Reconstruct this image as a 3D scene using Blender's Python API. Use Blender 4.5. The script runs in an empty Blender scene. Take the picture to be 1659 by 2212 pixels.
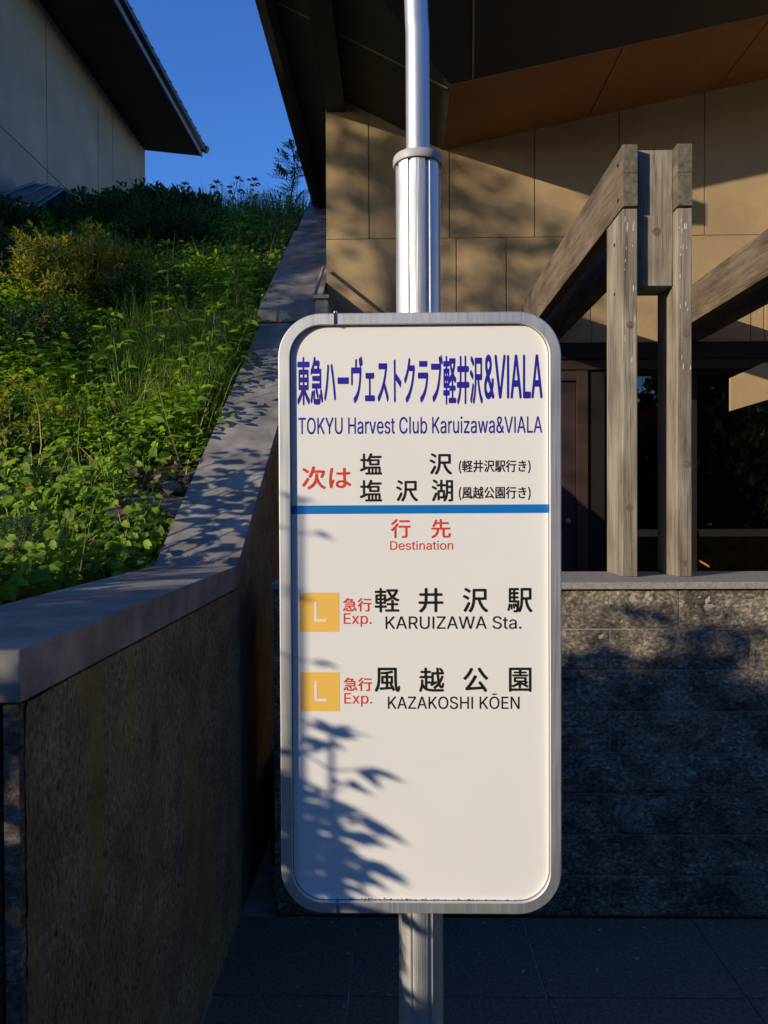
import bpy, bmesh, math, random
import numpy as np
from mathutils import Vector, Matrix, noise

random.seed(7)
RNG = np.random.default_rng(11)
SC = bpy.context.scene
COL = SC.collection
R = math.radians

# ------------------------------------------------------------------ camera, sky, sun, exposure
cam_data = bpy.data.cameras.new('camera')
cam_data.sensor_fit = 'VERTICAL'
cam_data.angle = 2 * math.atan(1106 / 1534)
cam_data.clip_start, cam_data.clip_end = 0.05, 500
cam = bpy.data.objects.new('camera', cam_data)
cam.location = (0, 0, 1.55)
cam.rotation_euler = (R(90 - 0.67), R(0.25), R(1.02))
COL.objects.link(cam)
SC.camera = cam

SUN_ELEV = R(15)
SUN_DIR = Vector((0.823 * math.cos(SUN_ELEV), 0.568 * math.cos(SUN_ELEV), -math.sin(SUN_ELEV)))   # the way the light travels
world = bpy.data.worlds.new('World')
SC.world = world
world.use_nodes = True
wn = world.node_tree
sky = wn.nodes.new('ShaderNodeTexSky')
sky.sky_type = 'NISHITA'
sky.sun_disc = False
sky.sun_elevation = SUN_ELEV
sky.sun_rotation = math.atan2(-SUN_DIR.x, -SUN_DIR.y)
sky.altitude = 1000
sky.air_density, sky.dust_density, sky.ozone_density = 1.0, 0.2, 3.5
tint = wn.nodes.new('ShaderNodeHueSaturation')                 # the deep blue of a clear mountain evening
tint.inputs['Hue'].default_value, tint.inputs['Saturation'].default_value, tint.inputs['Value'].default_value = 0.515, 1.2, 1.15
wn.links.new(sky.outputs[0], tint.inputs['Color'])
wn.links.new(tint.outputs[0], wn.nodes['Background'].inputs[0])
wn.nodes['Background'].inputs[1].default_value = 0.15

sun_data = bpy.data.lights.new('sun', 'SUN')
sun_data.energy = 3.5
sun_data.angle = R(0.5)
sun_data.color = (1.0, 0.86, 0.66)
sun = bpy.data.objects.new('sun', sun_data)
sun.rotation_euler = SUN_DIR.to_track_quat('-Z', 'Y').to_euler()
sun.location = (-12, -8, 10)
COL.objects.link(sun)
SC.view_settings.view_transform = 'Standard'
SC.view_settings.look = 'None'
SC.view_settings.exposure = 0.58
SC.view_settings.gamma = 1
SC.cycles.max_bounces = 8
SC.cycles.transparent_max_bounces = 12

# ------------------------------------------------------------------ materials
def mat(name, color, rough=0.6, metal=0.0, vary=0.0, scale=8.0, stretch=(1, 1, 1), bump=0.0, bscale=60.0, bdist=0.01, detail=6.0, spec=None, rvary=0.0):
    m = bpy.data.materials.new(name)
    m.use_nodes = True
    n, l = m.node_tree.nodes, m.node_tree.links
    p = n['Principled BSDF']
    p.inputs['Base Color'].default_value = (*color, 1)
    p.inputs['Roughness'].default_value = rough
    p.inputs['Metallic'].default_value = metal
    if spec is not None:
        p.inputs['Specular IOR Level'].default_value = spec
    if vary or bump or rvary:
        tc = n.new('ShaderNodeTexCoord')
        mp = n.new('ShaderNodeMapping')
        mp.inputs['Scale'].default_value = stretch
        l.new(tc.outputs['Object'], mp.inputs[0])
        t = n.new('ShaderNodeTexNoise')
        t.inputs['Scale'].default_value = scale
        t.inputs['Detail'].default_value = detail
        t.inputs['Roughness'].default_value = 0.65
        l.new(mp.outputs[0], t.inputs[0])
        if vary:
            r = n.new('ShaderNodeValToRGB')
            r.color_ramp.elements[0].position, r.color_ramp.elements[1].position = 0.3, 0.7
            r.color_ramp.elements[0].color = (*[c * (1 - vary) for c in color], 1)
            r.color_ramp.elements[1].color = (*[min(1, c * (1 + vary)) for c in color], 1)
            l.new(t.outputs[0], r.inputs[0])
            l.new(r.outputs[0], p.inputs['Base Color'])
        if rvary:
            mr = n.new('ShaderNodeMapRange')
            mr.inputs[3].default_value, mr.inputs[4].default_value = max(0.02, rough - rvary), rough + rvary
            l.new(t.outputs[0], mr.inputs[0])
            l.new(mr.outputs[0], p.inputs['Roughness'])
        if bump:
            b = n.new('ShaderNodeTexNoise')
            b.inputs['Scale'].default_value = bscale
            b.inputs['Detail'].default_value = 5
            l.new(mp.outputs[0], b.inputs[0])
            bu = n.new('ShaderNodeBump')
            bu.inputs['Strength'].default_value = bump
            bu.inputs['Distance'].default_value = bdist
            l.new(b.outputs[0], bu.inputs['Height'])
            l.new(bu.outputs[0], p.inputs['Normal'])
    return m

def leaf_mat(name, dark, light, trans=0.45, rough=0.45, dry=None):
    m = bpy.data.materials.new(name)
    m.use_nodes = True
    n, l = m.node_tree.nodes, m.node_tree.links
    p = n['Principled BSDF']
    g = n.new('ShaderNodeNewGeometry')
    r = n.new('ShaderNodeValToRGB')
    r.color_ramp.elements[0].color = (*dark, 1)
    r.color_ramp.elements[1].color = (*light, 1)
    if dry:
        r.color_ramp.elements[1].position = 0.93
        e = r.color_ramp.elements.new(0.96)
        e.color = (*dry, 1)
    l.new(g.outputs['Random Per Island'], r.inputs[0])
    l.new(r.outputs[0], p.inputs['Base Color'])
    p.inputs['Roughness'].default_value = rough
    p.inputs['Specular IOR Level'].default_value = 0.22
    tr = n.new('ShaderNodeBsdfTranslucent')
    hs = n.new('ShaderNodeHueSaturation')
    hs.inputs['Hue'].default_value, hs.inputs['Saturation'].default_value, hs.inputs['Value'].default_value = 0.485, 1.1, 1.5
    l.new(r.outputs[0], hs.inputs['Color'])
    l.new(hs.outputs[0], tr.inputs[0])
    mx = n.new('ShaderNodeMixShader')
    mx.inputs[0].default_value = trans
    l.new(p.outputs[0], mx.inputs[1])
    l.new(tr.outputs[0], mx.inputs[2])
    l.new(mx.outputs[0], n['Material Output'].inputs[0])
    return m

def wood_mat(name, axis, base, dark):
    m = bpy.data.materials.new(name)
    m.use_nodes = True
    n, l = m.node_tree.nodes, m.node_tree.links
    p = n['Principled BSDF']
    tc = n.new('ShaderNodeTexCoord')
    mp = n.new('ShaderNodeMapping')
    mp.inputs['Scale'].default_value = [0.06 if i == axis else 1 for i in range(3)]
    l.new(tc.outputs['Object'], mp.inputs[0])
    g = n.new('ShaderNodeTexNoise')                       # long grain
    g.inputs['Scale'].default_value, g.inputs['Detail'].default_value, g.inputs['Roughness'].default_value = 70, 8, 0.7
    g.inputs['Distortion'].default_value = 0.6
    l.new(mp.outputs[0], g.inputs[0])
    mp2 = n.new('ShaderNodeMapping')
    mp2.inputs['Scale'].default_value = [0.35 if i == axis else 1 for i in range(3)]
    l.new(tc.outputs['Object'], mp2.inputs[0])
    b = n.new('ShaderNodeTexNoise')                       # weather blotches
    b.inputs['Scale'].default_value, b.inputs['Detail'].default_value = 9, 5
    l.new(mp2.outputs[0], b.inputs[0])
    r = n.new('ShaderNodeValToRGB')
    r.color_ramp.elements[0].position, r.color_ramp.elements[1].position = 0.30, 0.66
    r.color_ramp.elements[0].color = (*dark, 1)
    r.color_ramp.elements[1].color = (*base, 1)
    l.new(g.outputs[0], r.inputs[0])
    r2 = n.new('ShaderNodeValToRGB')
    r2.color_ramp.elements[0].position, r2.color_ramp.elements[1].position = 0.34, 0.60
    r2.color_ramp.elements[0].color = (0.55, 0.52, 0.50, 1)
    r2.color_ramp.elements[1].color = (1, 1, 1, 1)
    l.new(b.outputs[0], r2.inputs[0])
    mp3 = n.new('ShaderNodeMapping')
    mp3.inputs['Scale'].default_value = [0.025 if i == axis else 1 for i in range(3)]
    l.new(tc.outputs['Object'], mp3.inputs[0])
    c = n.new('ShaderNodeTexNoise')                       # drying cracks along the grain
    c.inputs['Scale'].default_value, c.inputs['Detail'].default_value, c.inputs['Distortion'].default_value = 38, 3, 0.3
    l.new(mp3.outputs[0], c.inputs[0])
    r3 = n.new('ShaderNodeValToRGB')
    r3.color_ramp.elements[0].position, r3.color_ramp.elements[1].position = 0.485, 0.525
    r3.color_ramp.elements[0].color = r3.color_ramp.elements[1].color = (1, 1, 1, 1)
    e3 = r3.color_ramp.elements.new(0.505)
    e3.color = (0.42, 0.40, 0.38, 1)
    l.new(c.outputs[0], r3.inputs[0])
    def times(a, b):
        mu = n.new('ShaderNodeMix')
        mu.data_type, mu.blend_type = 'RGBA', 'MULTIPLY'
        mu.inputs['Factor'].default_value = 1
        l.new(a, mu.inputs[6])
        l.new(b, mu.inputs[7])
        return mu.outputs[2]
    l.new(times(times(r.outputs[0], r2.outputs[0]), r3.outputs[0]), p.inputs['Base Color'])
    p.inputs['Roughness'].default_value = 0.85
    bu = n.new('ShaderNodeBump')
    bu.inputs['Strength'].default_value, bu.inputs['Distance'].default_value = 0.5, 0.004
    l.new(g.outputs[0], bu.inputs['Height'])
    l.new(bu.outputs[0], p.inputs['Normal'])
    return m

def stone_mat(name, base, dark, light, scale, stretch=(1, 1, 1), rough=0.6, bump=0.6, bdist=0.006, sparkle=0.0, stain_or_bounce=None, blotch=0.0):
    m = bpy.data.materials.new(name)
    m.use_nodes = True
    n, l = m.node_tree.nodes, m.node_tree.links
    p = n['Principled BSDF']
    tc = n.new('ShaderNodeTexCoord')
    mp = n.new('ShaderNodeMapping')
    mp.inputs['Scale'].default_value = stretch
    l.new(tc.outputs['Object'], mp.inputs[0])
    a = n.new('ShaderNodeTexNoise')
    a.inputs['Scale'].default_value, a.inputs['Detail'].default_value, a.inputs['Roughness'].default_value = scale, 9, 0.72
    l.new(mp.outputs[0], a.inputs[0])
    r = n.new('ShaderNodeValToRGB')
    r.color_ramp.elements[0].position, r.color_ramp.elements[1].position = 0.33, 0.70
    r.color_ramp.elements[0].color = (*dark, 1)
    r.color_ramp.elements[1].color = (*light, 1)
    e = r.color_ramp.elements.new(0.5)
    e.color = (*base, 1)
    l.new(a.outputs[0], r.inputs[0])
    out = r.outputs[0]
    if stain_or_bounce:
        s = n.new('ShaderNodeTexNoise')
        s.inputs['Scale'].default_value = 3.0
        mp2 = n.new('ShaderNodeMapping')
        mp2.inputs['Scale'].default_value = (1, 2.0, 0.35)
        l.new(tc.outputs['Object'], mp2.inputs[0])
        l.new(mp2.outputs[0], s.inputs[0])
        rs = n.new('ShaderNodeValToRGB')
        rs.color_ramp.elements[0].position, rs.color_ramp.elements[1].position = 0.52, 0.72
        l.new(s.outputs[0], rs.inputs[0])
        mx = n.new('ShaderNodeMix')
        mx.data_type = 'RGBA'
        l.new(rs.outputs[0], mx.inputs['Factor'])
        l.new(out, mx.inputs[6])
        mx.inputs[7].default_value = (*stain_or_bounce, 1)
        out = mx.outputs[2]
    if blotch:
        bn = n.new('ShaderNodeTexNoise')
        bn.inputs['Scale'].default_value, bn.inputs['Detail'].default_value = 8, 6
        l.new(tc.outputs['Object'], bn.inputs[0])
        br = n.new('ShaderNodeValToRGB')
        br.color_ramp.elements[0].position, br.color_ramp.elements[1].position = 0.36, 0.62
        br.color_ramp.elements[0].color = (1 - blotch, 1 - blotch, 1 - blotch, 1)
        br.color_ramp.elements[1].color = (1.2, 1.19, 1.15, 1)
        l.new(bn.outputs[0], br.inputs[0])
        bm_ = n.new('ShaderNodeMix')
        bm_.data_type, bm_.blend_type = 'RGBA', 'MULTIPLY'
        bm_.inputs['Factor'].default_value = 1
        l.new(out, bm_.inputs[6])
        l.new(br.outputs[0], bm_.inputs[7])
        out = bm_.outputs[2]
    l.new(out, p.inputs['Base Color'])
    p.inputs['Roughness'].default_value = rough
    if sparkle:
        v = n.new('ShaderNodeTexVoronoi')
        v.inputs['Scale'].default_value = 160
        l.new(tc.outputs['Object'], v.inputs[0])
        rv = n.new('ShaderNodeValToRGB')
        rv.color_ramp.elements[0].position, rv.color_ramp.elements[1].position = 0.0, sparkle
        rv.color_ramp.elements[0].color, rv.color_ramp.elements[1].color = (0.12, 0.12, 0.12, 1), (rough, rough, rough, 1)
        sx = n.new('ShaderNodeSeparateColor')
        l.new(v.outputs['Color'], sx.inputs[0])
        l.new(sx.outputs[0], rv.inputs[0])
        l.new(rv.outputs[0], p.inputs['Roughness'])
    bu = n.new('ShaderNodeBump')
    bu.inputs['Strength'].default_value, bu.inputs['Distance'].default_value = bump, bdist
    l.new(a.outputs[0], bu.inputs['Height'])
    l.new(bu.outputs[0], p.inputs['Normal'])
    return m

def glass_mat(name):
    m = bpy.data.materials.new(name)
    m.use_nodes = True
    n, l = m.node_tree.nodes, m.node_tree.links
    g = n.new('ShaderNodeBsdfGlossy')
    g.inputs['Roughness'].default_value = 0.0
    t = n.new('ShaderNodeBsdfTransparent')
    t.inputs[0].default_value = (0.55, 0.57, 0.56, 1)
    f = n.new('ShaderNodeFresnel')
    f.inputs[0].default_value = 1.85
    mx = n.new('ShaderNodeMixShader')
    l.new(f.outputs[0], mx.inputs[0])
    l.new(t.outputs[0], mx.inputs[1])
    l.new(g.outputs[0], mx.inputs[2])
    l.new(mx.outputs[0], n['Material Output'].inputs[0])
    return m

def brushed(name, color, rough, axis, strength=0.35):
    m = mat(name, color, rough, 1.0)
    n, l = m.node_tree.nodes, m.node_tree.links
    p = n['Principled BSDF']
    tc, mp, t = n.new('ShaderNodeTexCoord'), n.new('ShaderNodeMapping'), n.new('ShaderNodeTexNoise')
    mp.inputs['Scale'].default_value = [0.02 if i == axis else 1 for i in range(3)]
    t.inputs['Scale'].default_value, t.inputs['Detail'].default_value = 420, 4
    l.new(tc.outputs['Object'], mp.inputs[0])
    l.new(mp.outputs[0], t.inputs[0])
    mr = n.new('ShaderNodeMapRange')
    mr.inputs[3].default_value, mr.inputs[4].default_value = rough - 0.12, rough + 0.15
    l.new(t.outputs[0], mr.inputs[0])
    t2 = n.new('ShaderNodeTexNoise')
    t2.inputs['Scale'].default_value = 9
    l.new(tc.outputs['Object'], t2.inputs[0])
    ad = n.new('ShaderNodeMath')
    ad.operation = 'MULTIPLY_ADD'
    ad.inputs[1].default_value = 0.22
    l.new(t2.outputs[0], ad.inputs[0])
    l.new(mr.outputs[0], ad.inputs[2])
    l.new(ad.outputs[0], p.inputs['Roughness'])
    bu = n.new('ShaderNodeBump')
    bu.inputs['Strength'].default_value, bu.inputs['Distance'].default_value = strength, 0.0015
    l.new(t.outputs[0], bu.inputs['Height'])
    l.new(bu.outputs[0], p.inputs['Normal'])
    return m

M = dict(
    panel=mat('sign_enamel', (0.785, 0.780, 0.745), 0.32, vary=0.02, scale=3, rvary=0.05),
    navy=mat('navy_vinyl', (0.020, 0.018, 0.30), 0.4), red=mat('red_vinyl', (0.66, 0.055, 0.028), 0.4),
    black=mat('black_vinyl', (0.012, 0.011, 0.011), 0.4), blue=mat('blue_vinyl', (0.004, 0.165, 0.50), 0.4),
    yellow=mat('yellow_vinyl', (0.86, 0.52, 0.105), 0.4), white=mat('white_vinyl', (0.80, 0.78, 0.73), 0.4),
    alu_v=brushed('brushed_aluminium_pole', (0.74, 0.735, 0.72), 0.40, 2), alu_f=brushed('aluminium_frame', (0.70, 0.71, 0.70), 0.44, 2, 0.05),
    pipe=mat('satin_steel_pipe', (0.66, 0.67, 0.68), 0.42, 0.85, rvary=0.06, scale=20), collar=mat('grey_collar_plastic', (0.40, 0.39, 0.37), 0.5),
    dark_gap=mat('dark_seal', (0.01, 0.01, 0.01), 0.8), steel=mat('steel', (0.5, 0.5, 0.5), 0.3, 1.0),
    stucco=mat('tan_stucco', (0.335, 0.236, 0.122), 0.9, vary=0.16, scale=2.2, bump=0.55, bscale=110, bdist=0.006),
    stucco_grey=mat('grey_stucco', (0.27, 0.205, 0.155), 0.9, vary=0.15, scale=1.5, bump=0.4, bscale=80, bdist=0.006),
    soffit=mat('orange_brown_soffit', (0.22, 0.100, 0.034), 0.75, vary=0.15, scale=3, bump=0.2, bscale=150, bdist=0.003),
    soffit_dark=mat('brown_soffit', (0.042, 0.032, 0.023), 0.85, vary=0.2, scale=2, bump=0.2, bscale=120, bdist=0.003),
    roof=mat('dark_brown_roof_metal', (0.022, 0.018, 0.016), 0.6), joint=mat('pale_joint_trim', (0.22, 0.17, 0.12), 0.7),
    lintel=mat('black_brown_steel', (0.012, 0.010, 0.009), 0.75, spec=0.2), trim=mat('brown_trim', (0.032, 0.021, 0.014), 0.7, spec=0.2),
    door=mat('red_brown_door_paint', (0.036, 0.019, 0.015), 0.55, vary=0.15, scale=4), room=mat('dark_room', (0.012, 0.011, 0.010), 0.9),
    glass=glass_mat('window_glass'), deck=mat('dark_deck', (0.010, 0.009, 0.009), 0.85, spec=0.1),
    granite=stone_mat('split_face_granite', (0.20, 0.168, 0.122), (0.036, 0.031, 0.025), (0.66, 0.57, 0.44), 75, (0.8, 1, 1.2), 0.6, 1.0, 0.010, sparkle=0.10, blotch=0.6),
    mortar=mat('pale_mortar', (0.28, 0.26, 0.225), 0.9, vary=0.5, scale=12),
    cap=stone_mat('granite_coping', (0.26, 0.245, 0.21), (0.16, 0.155, 0.14), (0.36, 0.34, 0.30), 60, (1, 1, 1), 0.7, 0.3, 0.002),
    hammered=stone_mat('bush_hammered_stone', (0.22, 0.182, 0.110), (0.030, 0.025, 0.016), (0.44, 0.37, 0.235), 110, (1, 1, 0.5), 0.8, 1.0, 0.010, stain_or_bounce=(0.24, 0.175, 0.055), blotch=0.25),  # amber patches paint yellowish bounced light into the stone colour
    coping=stone_mat('grey_stone_coping', (0.225, 0.21, 0.19), (0.15, 0.14, 0.127), (0.29, 0.272, 0.248), 7, (1, 1, 1), 0.75, 0.25, 0.002, stain_or_bounce=(0.16, 0.15, 0.135), blotch=0.25),
    paving=stone_mat('dark_granite_paving', (0.13, 0.105, 0.078), (0.055, 0.045, 0.034), (0.24, 0.20, 0.155), 90, (1, 1, 1), 0.65, 0.3, 0.003),
    soil=mat('soil', (0.035, 0.026, 0.016), 0.95, vary=0.5, scale=14, bump=0.8, bscale=50, bdist=0.02),
    wood=wood_mat('weathered_post_wood', 2, (0.345, 0.302, 0.232), (0.175, 0.150, 0.113)),
    beamwood=wood_mat('weathered_beam_wood', 1, (0.215, 0.158, 0.105), (0.085, 0.062, 0.041)),
    endgrain=mat('end_grain_wood', (0.115, 0.098, 0.066), 0.9, vary=0.5, scale=45, bump=0.5, bscale=90, bdist=0.004),
    knot=mat('wood_knot', (0.15, 0.10, 0.06), 0.85, vary=0.5, scale=90), paint=mat('old_white_paint', (0.62, 0.58, 0.50), 0.8),
    tin=mat('grey_sheet_metal', (0.16, 0.18, 0.21), 0.5, 0.3, vary=0.15, scale=5), utility=mat('black_plastic', (0.012, 0.012, 0.013), 0.5),
    orange=mat('orange_plastic', (0.75, 0.20, 0.03), 0.5), rock=stone_mat('grey_rock', (0.11, 0.105, 0.095), (0.05, 0.048, 0.043), (0.20, 0.19, 0.17), 20),
    stem=mat('green_stem', (0.10, 0.14, 0.035), 0.6), redstem=mat('reddish_stem', (0.17, 0.085, 0.045), 0.6), bark=mat('bark', (0.09, 0.065, 0.045), 0.9, vary=0.4, scale=25),
    leaf=leaf_mat('groundcover_leaf', (0.065, 0.135, 0.014), (0.31, 0.47, 0.042), 0.5, dry=(0.20, 0.13, 0.03)),
    weed=leaf_mat('weed_leaf', (0.085, 0.17, 0.018), (0.25, 0.40, 0.042), 0.5),
    grass=leaf_mat('grass_blade', (0.065, 0.125, 0.016), (0.22, 0.31, 0.045), 0.45),
    yellow_shrub=leaf_mat('yellow_green_leaf', (0.12, 0.145, 0.018), (0.32, 0.32, 0.045), 0.45),
    dark_shrub=leaf_mat('dark_green_leaf', (0.024, 0.056, 0.013), (0.065, 0.12, 0.024), 0.35),
    mid_shrub=leaf_mat('mid_green_leaf', (0.028, 0.060, 0.014), (0.075, 0.115, 0.028), 0.35),
    straw=mat('dry_straw', (0.36, 0.28, 0.13), 0.8),
    conifer=leaf_mat('grey_green_needle', (0.060, 0.125, 0.045), (0.13, 0.21, 0.085), 0.3),
    tree=leaf_mat('tree_leaf', (0.020, 0.045, 0.010), (0.050, 0.085, 0.018), 0.35),
)

# ------------------------------------------------------------------ mesh helpers
class MB:
    """collects geometry and links it as one mesh object"""
    def __init__(self):
        self.v, self.f = [], []
    def add(self, vs, fs):
        o = len(self.v)
        self.v += [tuple(p) for p in vs]
        self.f += [tuple(i + o for i in f) for f in fs]
        return self
    def box(self, x0, x1, y0, y1, z0, z1, b=0.0):
        if b <= 0:
            vs = [(x, y, z) for z in (z0, z1) for y in (y0, y1) for x in (x0, x1)]
            return self.add(vs, [(0, 2, 3, 1), (4, 5, 7, 6), (0, 1, 5, 4), (2, 6, 7, 3), (0, 4, 6, 2), (1, 3, 7, 5)])
        bm = bmesh.new()
        bmesh.ops.create_cube(bm, size=1)
        for p in bm.verts:
            p.co = (x0 + (p.co.x + .5) * (x1 - x0), y0 + (p.co.y + .5) * (y1 - y0), z0 + (p.co.z + .5) * (z1 - z0))
        bmesh.ops.bevel(bm, geom=bm.edges[:], offset=b, segments=2, affect='EDGES', profile=0.6)
        self.add([p.co for p in bm.verts], [[p.index for p in f.verts] for f in bm.faces])
        bm.free()
        return self
    def prism(self, pts, axis, a, b):
        """closed outline pts (2D) run along an axis from a to b"""
        def P(p, t):
            return {0: (t, p[0], p[1]), 1: (p[0], t, p[1]), 2: (p[0], p[1], t)}[axis]
        n = len(pts)
        return self.add([P(p, a) for p in pts] + [P(p, b) for p in pts],
                        [tuple(range(n))[::-1], tuple(range(n, 2 * n))] + [(i, (i + 1) % n, n + (i + 1) % n, n + i) for i in range(n)])
    def hexa(self, p):
        return self.add(p, [(0, 3, 2, 1), (4, 5, 6, 7), (0, 1, 5, 4), (1, 2, 6, 5), (2, 3, 7, 6), (3, 0, 4, 7)])
    def tube(self, pts, rad, n=8, cap=True):
        pts = [Vector(p) for p in pts]
        rads = rad if hasattr(rad, '__len__') else [rad] * len(pts)
        vs, fs = [], []
        up = Vector((0.31, 0.2, 0.93))
        for i, p in enumerate(pts):
            d = (pts[min(i + 1, len(pts) - 1)] - pts[max(i - 1, 0)]).normalized()
            s = d.cross(up)
            if s.length < 0.05:
                s = d.cross(Vector((1, 0, 0)))
            s.normalize()
            t = d.cross(s)
            for k in range(n):
                a = 2 * math.pi * k / n
                vs.append(p + (s * math.cos(a) + t * math.sin(a)) * rads[i])
        for i in range(len(pts) - 1):
            for k in range(n):
                fs.append((i * n + k, i * n + (k + 1) % n, (i + 1) * n + (k + 1) % n, (i + 1) * n + k))
        if cap:
            fs += [tuple(range(n))[::-1], tuple(range((len(pts) - 1) * n, len(pts) * n))]
        return self.add(vs, fs)
    def build(self, name, material, parent=None, smooth=False, loc=None):
        me = bpy.data.meshes.new(name)
        vs = self.v if loc is None else [(p[0] - loc[0], p[1] - loc[1], p[2] - loc[2]) for p in self.v]
        me.from_pydata(vs, [], self.f)
        bm = bmesh.new()
        bm.from_mesh(me)
        bmesh.ops.recalc_face_normals(bm, faces=bm.faces)
        bm.to_mesh(me)
        bm.free()
        return link(name, me, material, parent, smooth, loc)

def link(name, me, material, parent=None, smooth=False, loc=None):
    me.materials.append(material)
    if smooth:
        me.polygons.foreach_set('use_smooth', [True] * len(me.polygons))
        if smooth == 'auto':
            me.set_sharp_from_angle(angle=R(32))
    o = bpy.data.objects.new(name, me)
    COL.objects.link(o)
    if loc is not None:
        o.location = loc
    if parent is not None:
        o.parent = parent
    return o

def tag(o, label=None, cat=None, group=None, kind=None):
    for k, v in (('label', label), ('category', cat), ('group', group), ('kind', kind)):
        if v:
            o[k] = v
    return o

def thing(name, label, cat, group=None, loc=(0, 0, 0)):
    o = bpy.data.objects.new(name, None)
    o.location = loc
    COL.objects.link(o)
    return tag(o, label, cat, group)

# leaf templates: (verts along x = side, y = along, z = up; faces)
OVATE = (np.array([(0, 0, 0), (0, .34, -.02), (0, .70, -.05), (0, 1, -.16), (.30, .28, .09), (.27, .66, .04), (-.30, .28, .09), (-.27, .66, .04)]),
         [(0, 4, 1), (0, 1, 6), (1, 4, 5, 2), (6, 1, 2, 7), (2, 5, 3), (7, 2, 3)])
LANCE = (np.array([(0, 0, 0), (0, .36, .02), (0, .72, -.05), (0, 1, -.22), (.15, .32, .07), (.11, .66, .0), (-.15, .32, .07), (-.11, .66, .0)]),
         OVATE[1])
KITE = (np.array([(0, 0, 0), (.24, .48, .06), (0, 1, -.06), (-.24, .48, .06), (0, .5, -.01)]), [(0, 1, 4), (0, 4, 3), (4, 1, 2), (3, 4, 2)])
BLADE = (np.array([(-.5, 0, 0), (.5, 0, 0), (.42, .4, .02), (-.42, .4, .02), (.3, .75, -.06), (-.3, .75, -.06), (0, 1, -.18)]),
         [(0, 1, 2, 3), (3, 2, 4, 5), (5, 4, 6)])

def leaf_mesh(name, tmpl, P, D, N, L, W=None):
    """one mesh of many leaves: P base points, D directions, N rough up vectors, L lengths, W widths"""
    P, D, N = np.asarray(P, float), np.asarray(D, float), np.asarray(N, float)
    L = np.asarray(L, float)
    W = L if W is None else np.asarray(W, float)
    D = D / np.linalg.norm(D, axis=1, keepdims=True)
    S = np.cross(D, N)
    S /= np.maximum(np.linalg.norm(S, axis=1, keepdims=True), 1e-6)
    U = np.cross(S, D)
    tv, tf = tmpl
    V = (P[:, None] + S[:, None] * (tv[None, :, 0:1] * W[:, None, None]) + D[:, None] * (tv[None, :, 1:2] * L[:, None, None]) + U[:, None] * (tv[None, :, 2:3] * L[:, None, None])).reshape(-1, 3)
    n, k = len(P), len(tv)
    flat = np.concatenate([np.array(f) for f in tf])
    tot = np.array([len(f) for f in tf])
    loops = (flat[None] + (np.arange(n) * k)[:, None]).ravel()
    totals = np.tile(tot, n)
    starts = np.concatenate([[0], np.cumsum(totals)[:-1]])
    me = bpy.data.meshes.new(name)
    me.vertices.add(len(V))
    me.vertices.foreach_set('co', V.ravel())
    me.loops.add(len(loops))
    me.loops.foreach_set('vertex_index', loops.astype(np.int32))
    me.polygons.add(len(totals))
    me.polygons.foreach_set('loop_start', starts.astype(np.int32))
    me.polygons.foreach_set('loop_total', totals.astype(np.int32))
    me.update(calc_edges=True)
    me.validate()
    return me

def rnd(n, a, b):
    return RNG.uniform(a, b, n)

def sphere_dirs(n, up=0.0):
    d = RNG.normal(size=(n, 3))
    d /= np.linalg.norm(d, axis=1, keepdims=True)
    d[:, 2] += up
    return d / np.linalg.norm(d, axis=1, keepdims=True)

# ------------------------------------------------------------------ ground and hillside
def hill_z(x, y):
    t = max(0.0, min(y, 8.1) - 2.72)
    z = 1.265 + 0.68 * t
    if y > 7.3:                                              # rounded crest
        k = min(1.0, (y - 7.3) / 1.6)
        z -= 0.10 * k
    z += 0.05 * noise.noise((x * 1.3, y * 1.3, 3.1)) * min(1, max(0, y - 1.2))
    if x < -3.6:
        z += 0.10 * min(1.5, -3.6 - x)
    if x > -1.0:
        z -= 0.05
    return z

def grid_sheet(xs, ys, zf):
    m = MB()
    m.add([(x, y, zf(x, y)) for y in ys for x in xs],
          [(j * len(xs) + i, j * len(xs) + i + 1, (j + 1) * len(xs) + i + 1, (j + 1) * len(xs) + i) for j in range(len(ys) - 1) for i in range(len(xs) - 1)])
    return m

tag(MB().add([(-150, -150, -0.03), (150, -150, -0.03), (150, 200, -0.03), (-150, 200, -0.03)], [(0, 1, 2, 3)]).build('ground', M['mortar']), kind='structure')
pv = MB()
for i in range(-10, 12):
    for j in range(-9, 5):
        x0, y0 = -0.155 + 0.622 * i, 2.22 + 0.622 * j
        if x0 < -0.6 and y0 + 0.62 > 1.05:
            continue
        y1 = min(y0 + 0.617, 2.645)
        if y1 - y0 > 0.02:
            pv.box(x0, x0 + 0.617, y0, y1, -0.05, 0.001 * ((i * 7 + j * 3) % 3), 0.0025)
for j in range(-9, 3):
    pass
for i in range(0, 1):
    pv.box(-0.777 + 0.0, -0.160, 2.22, 2.645, -0.05, 0.0, 0.0025)
    for j in (-1, 0, 1):
        pv.box(-0.585, -0.160, 0.976 + 0.622 * j, 0.976 + 0.622 * j + 0.617, -0.05, 0.0, 0.0025) if j < 2 and j > -1 else None
tag(pv.build('paving', M['paving']), kind='structure')
tag(MB().add([(-7, -6, -0.0045), (7, -6, -0.0045), (7, 2.65, -0.0045), (-7, 2.65, -0.0045)], [(0, 1, 2, 3)]).build('paving_grout', M['mortar']), kind='structure')
tag(grid_sheet(np.linspace(-18, -0.62, 120), np.concatenate([np.linspace(1.12, 9, 110), np.linspace(9.4, 40, 40)]), hill_z).build('hillside', M['soil'], smooth=True), kind='structure')
tag(MB().box(-0.55, 7, 3.06, 9.0, -0.02, 0.40).build('terrace', M['deck']), kind='structure')

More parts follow.
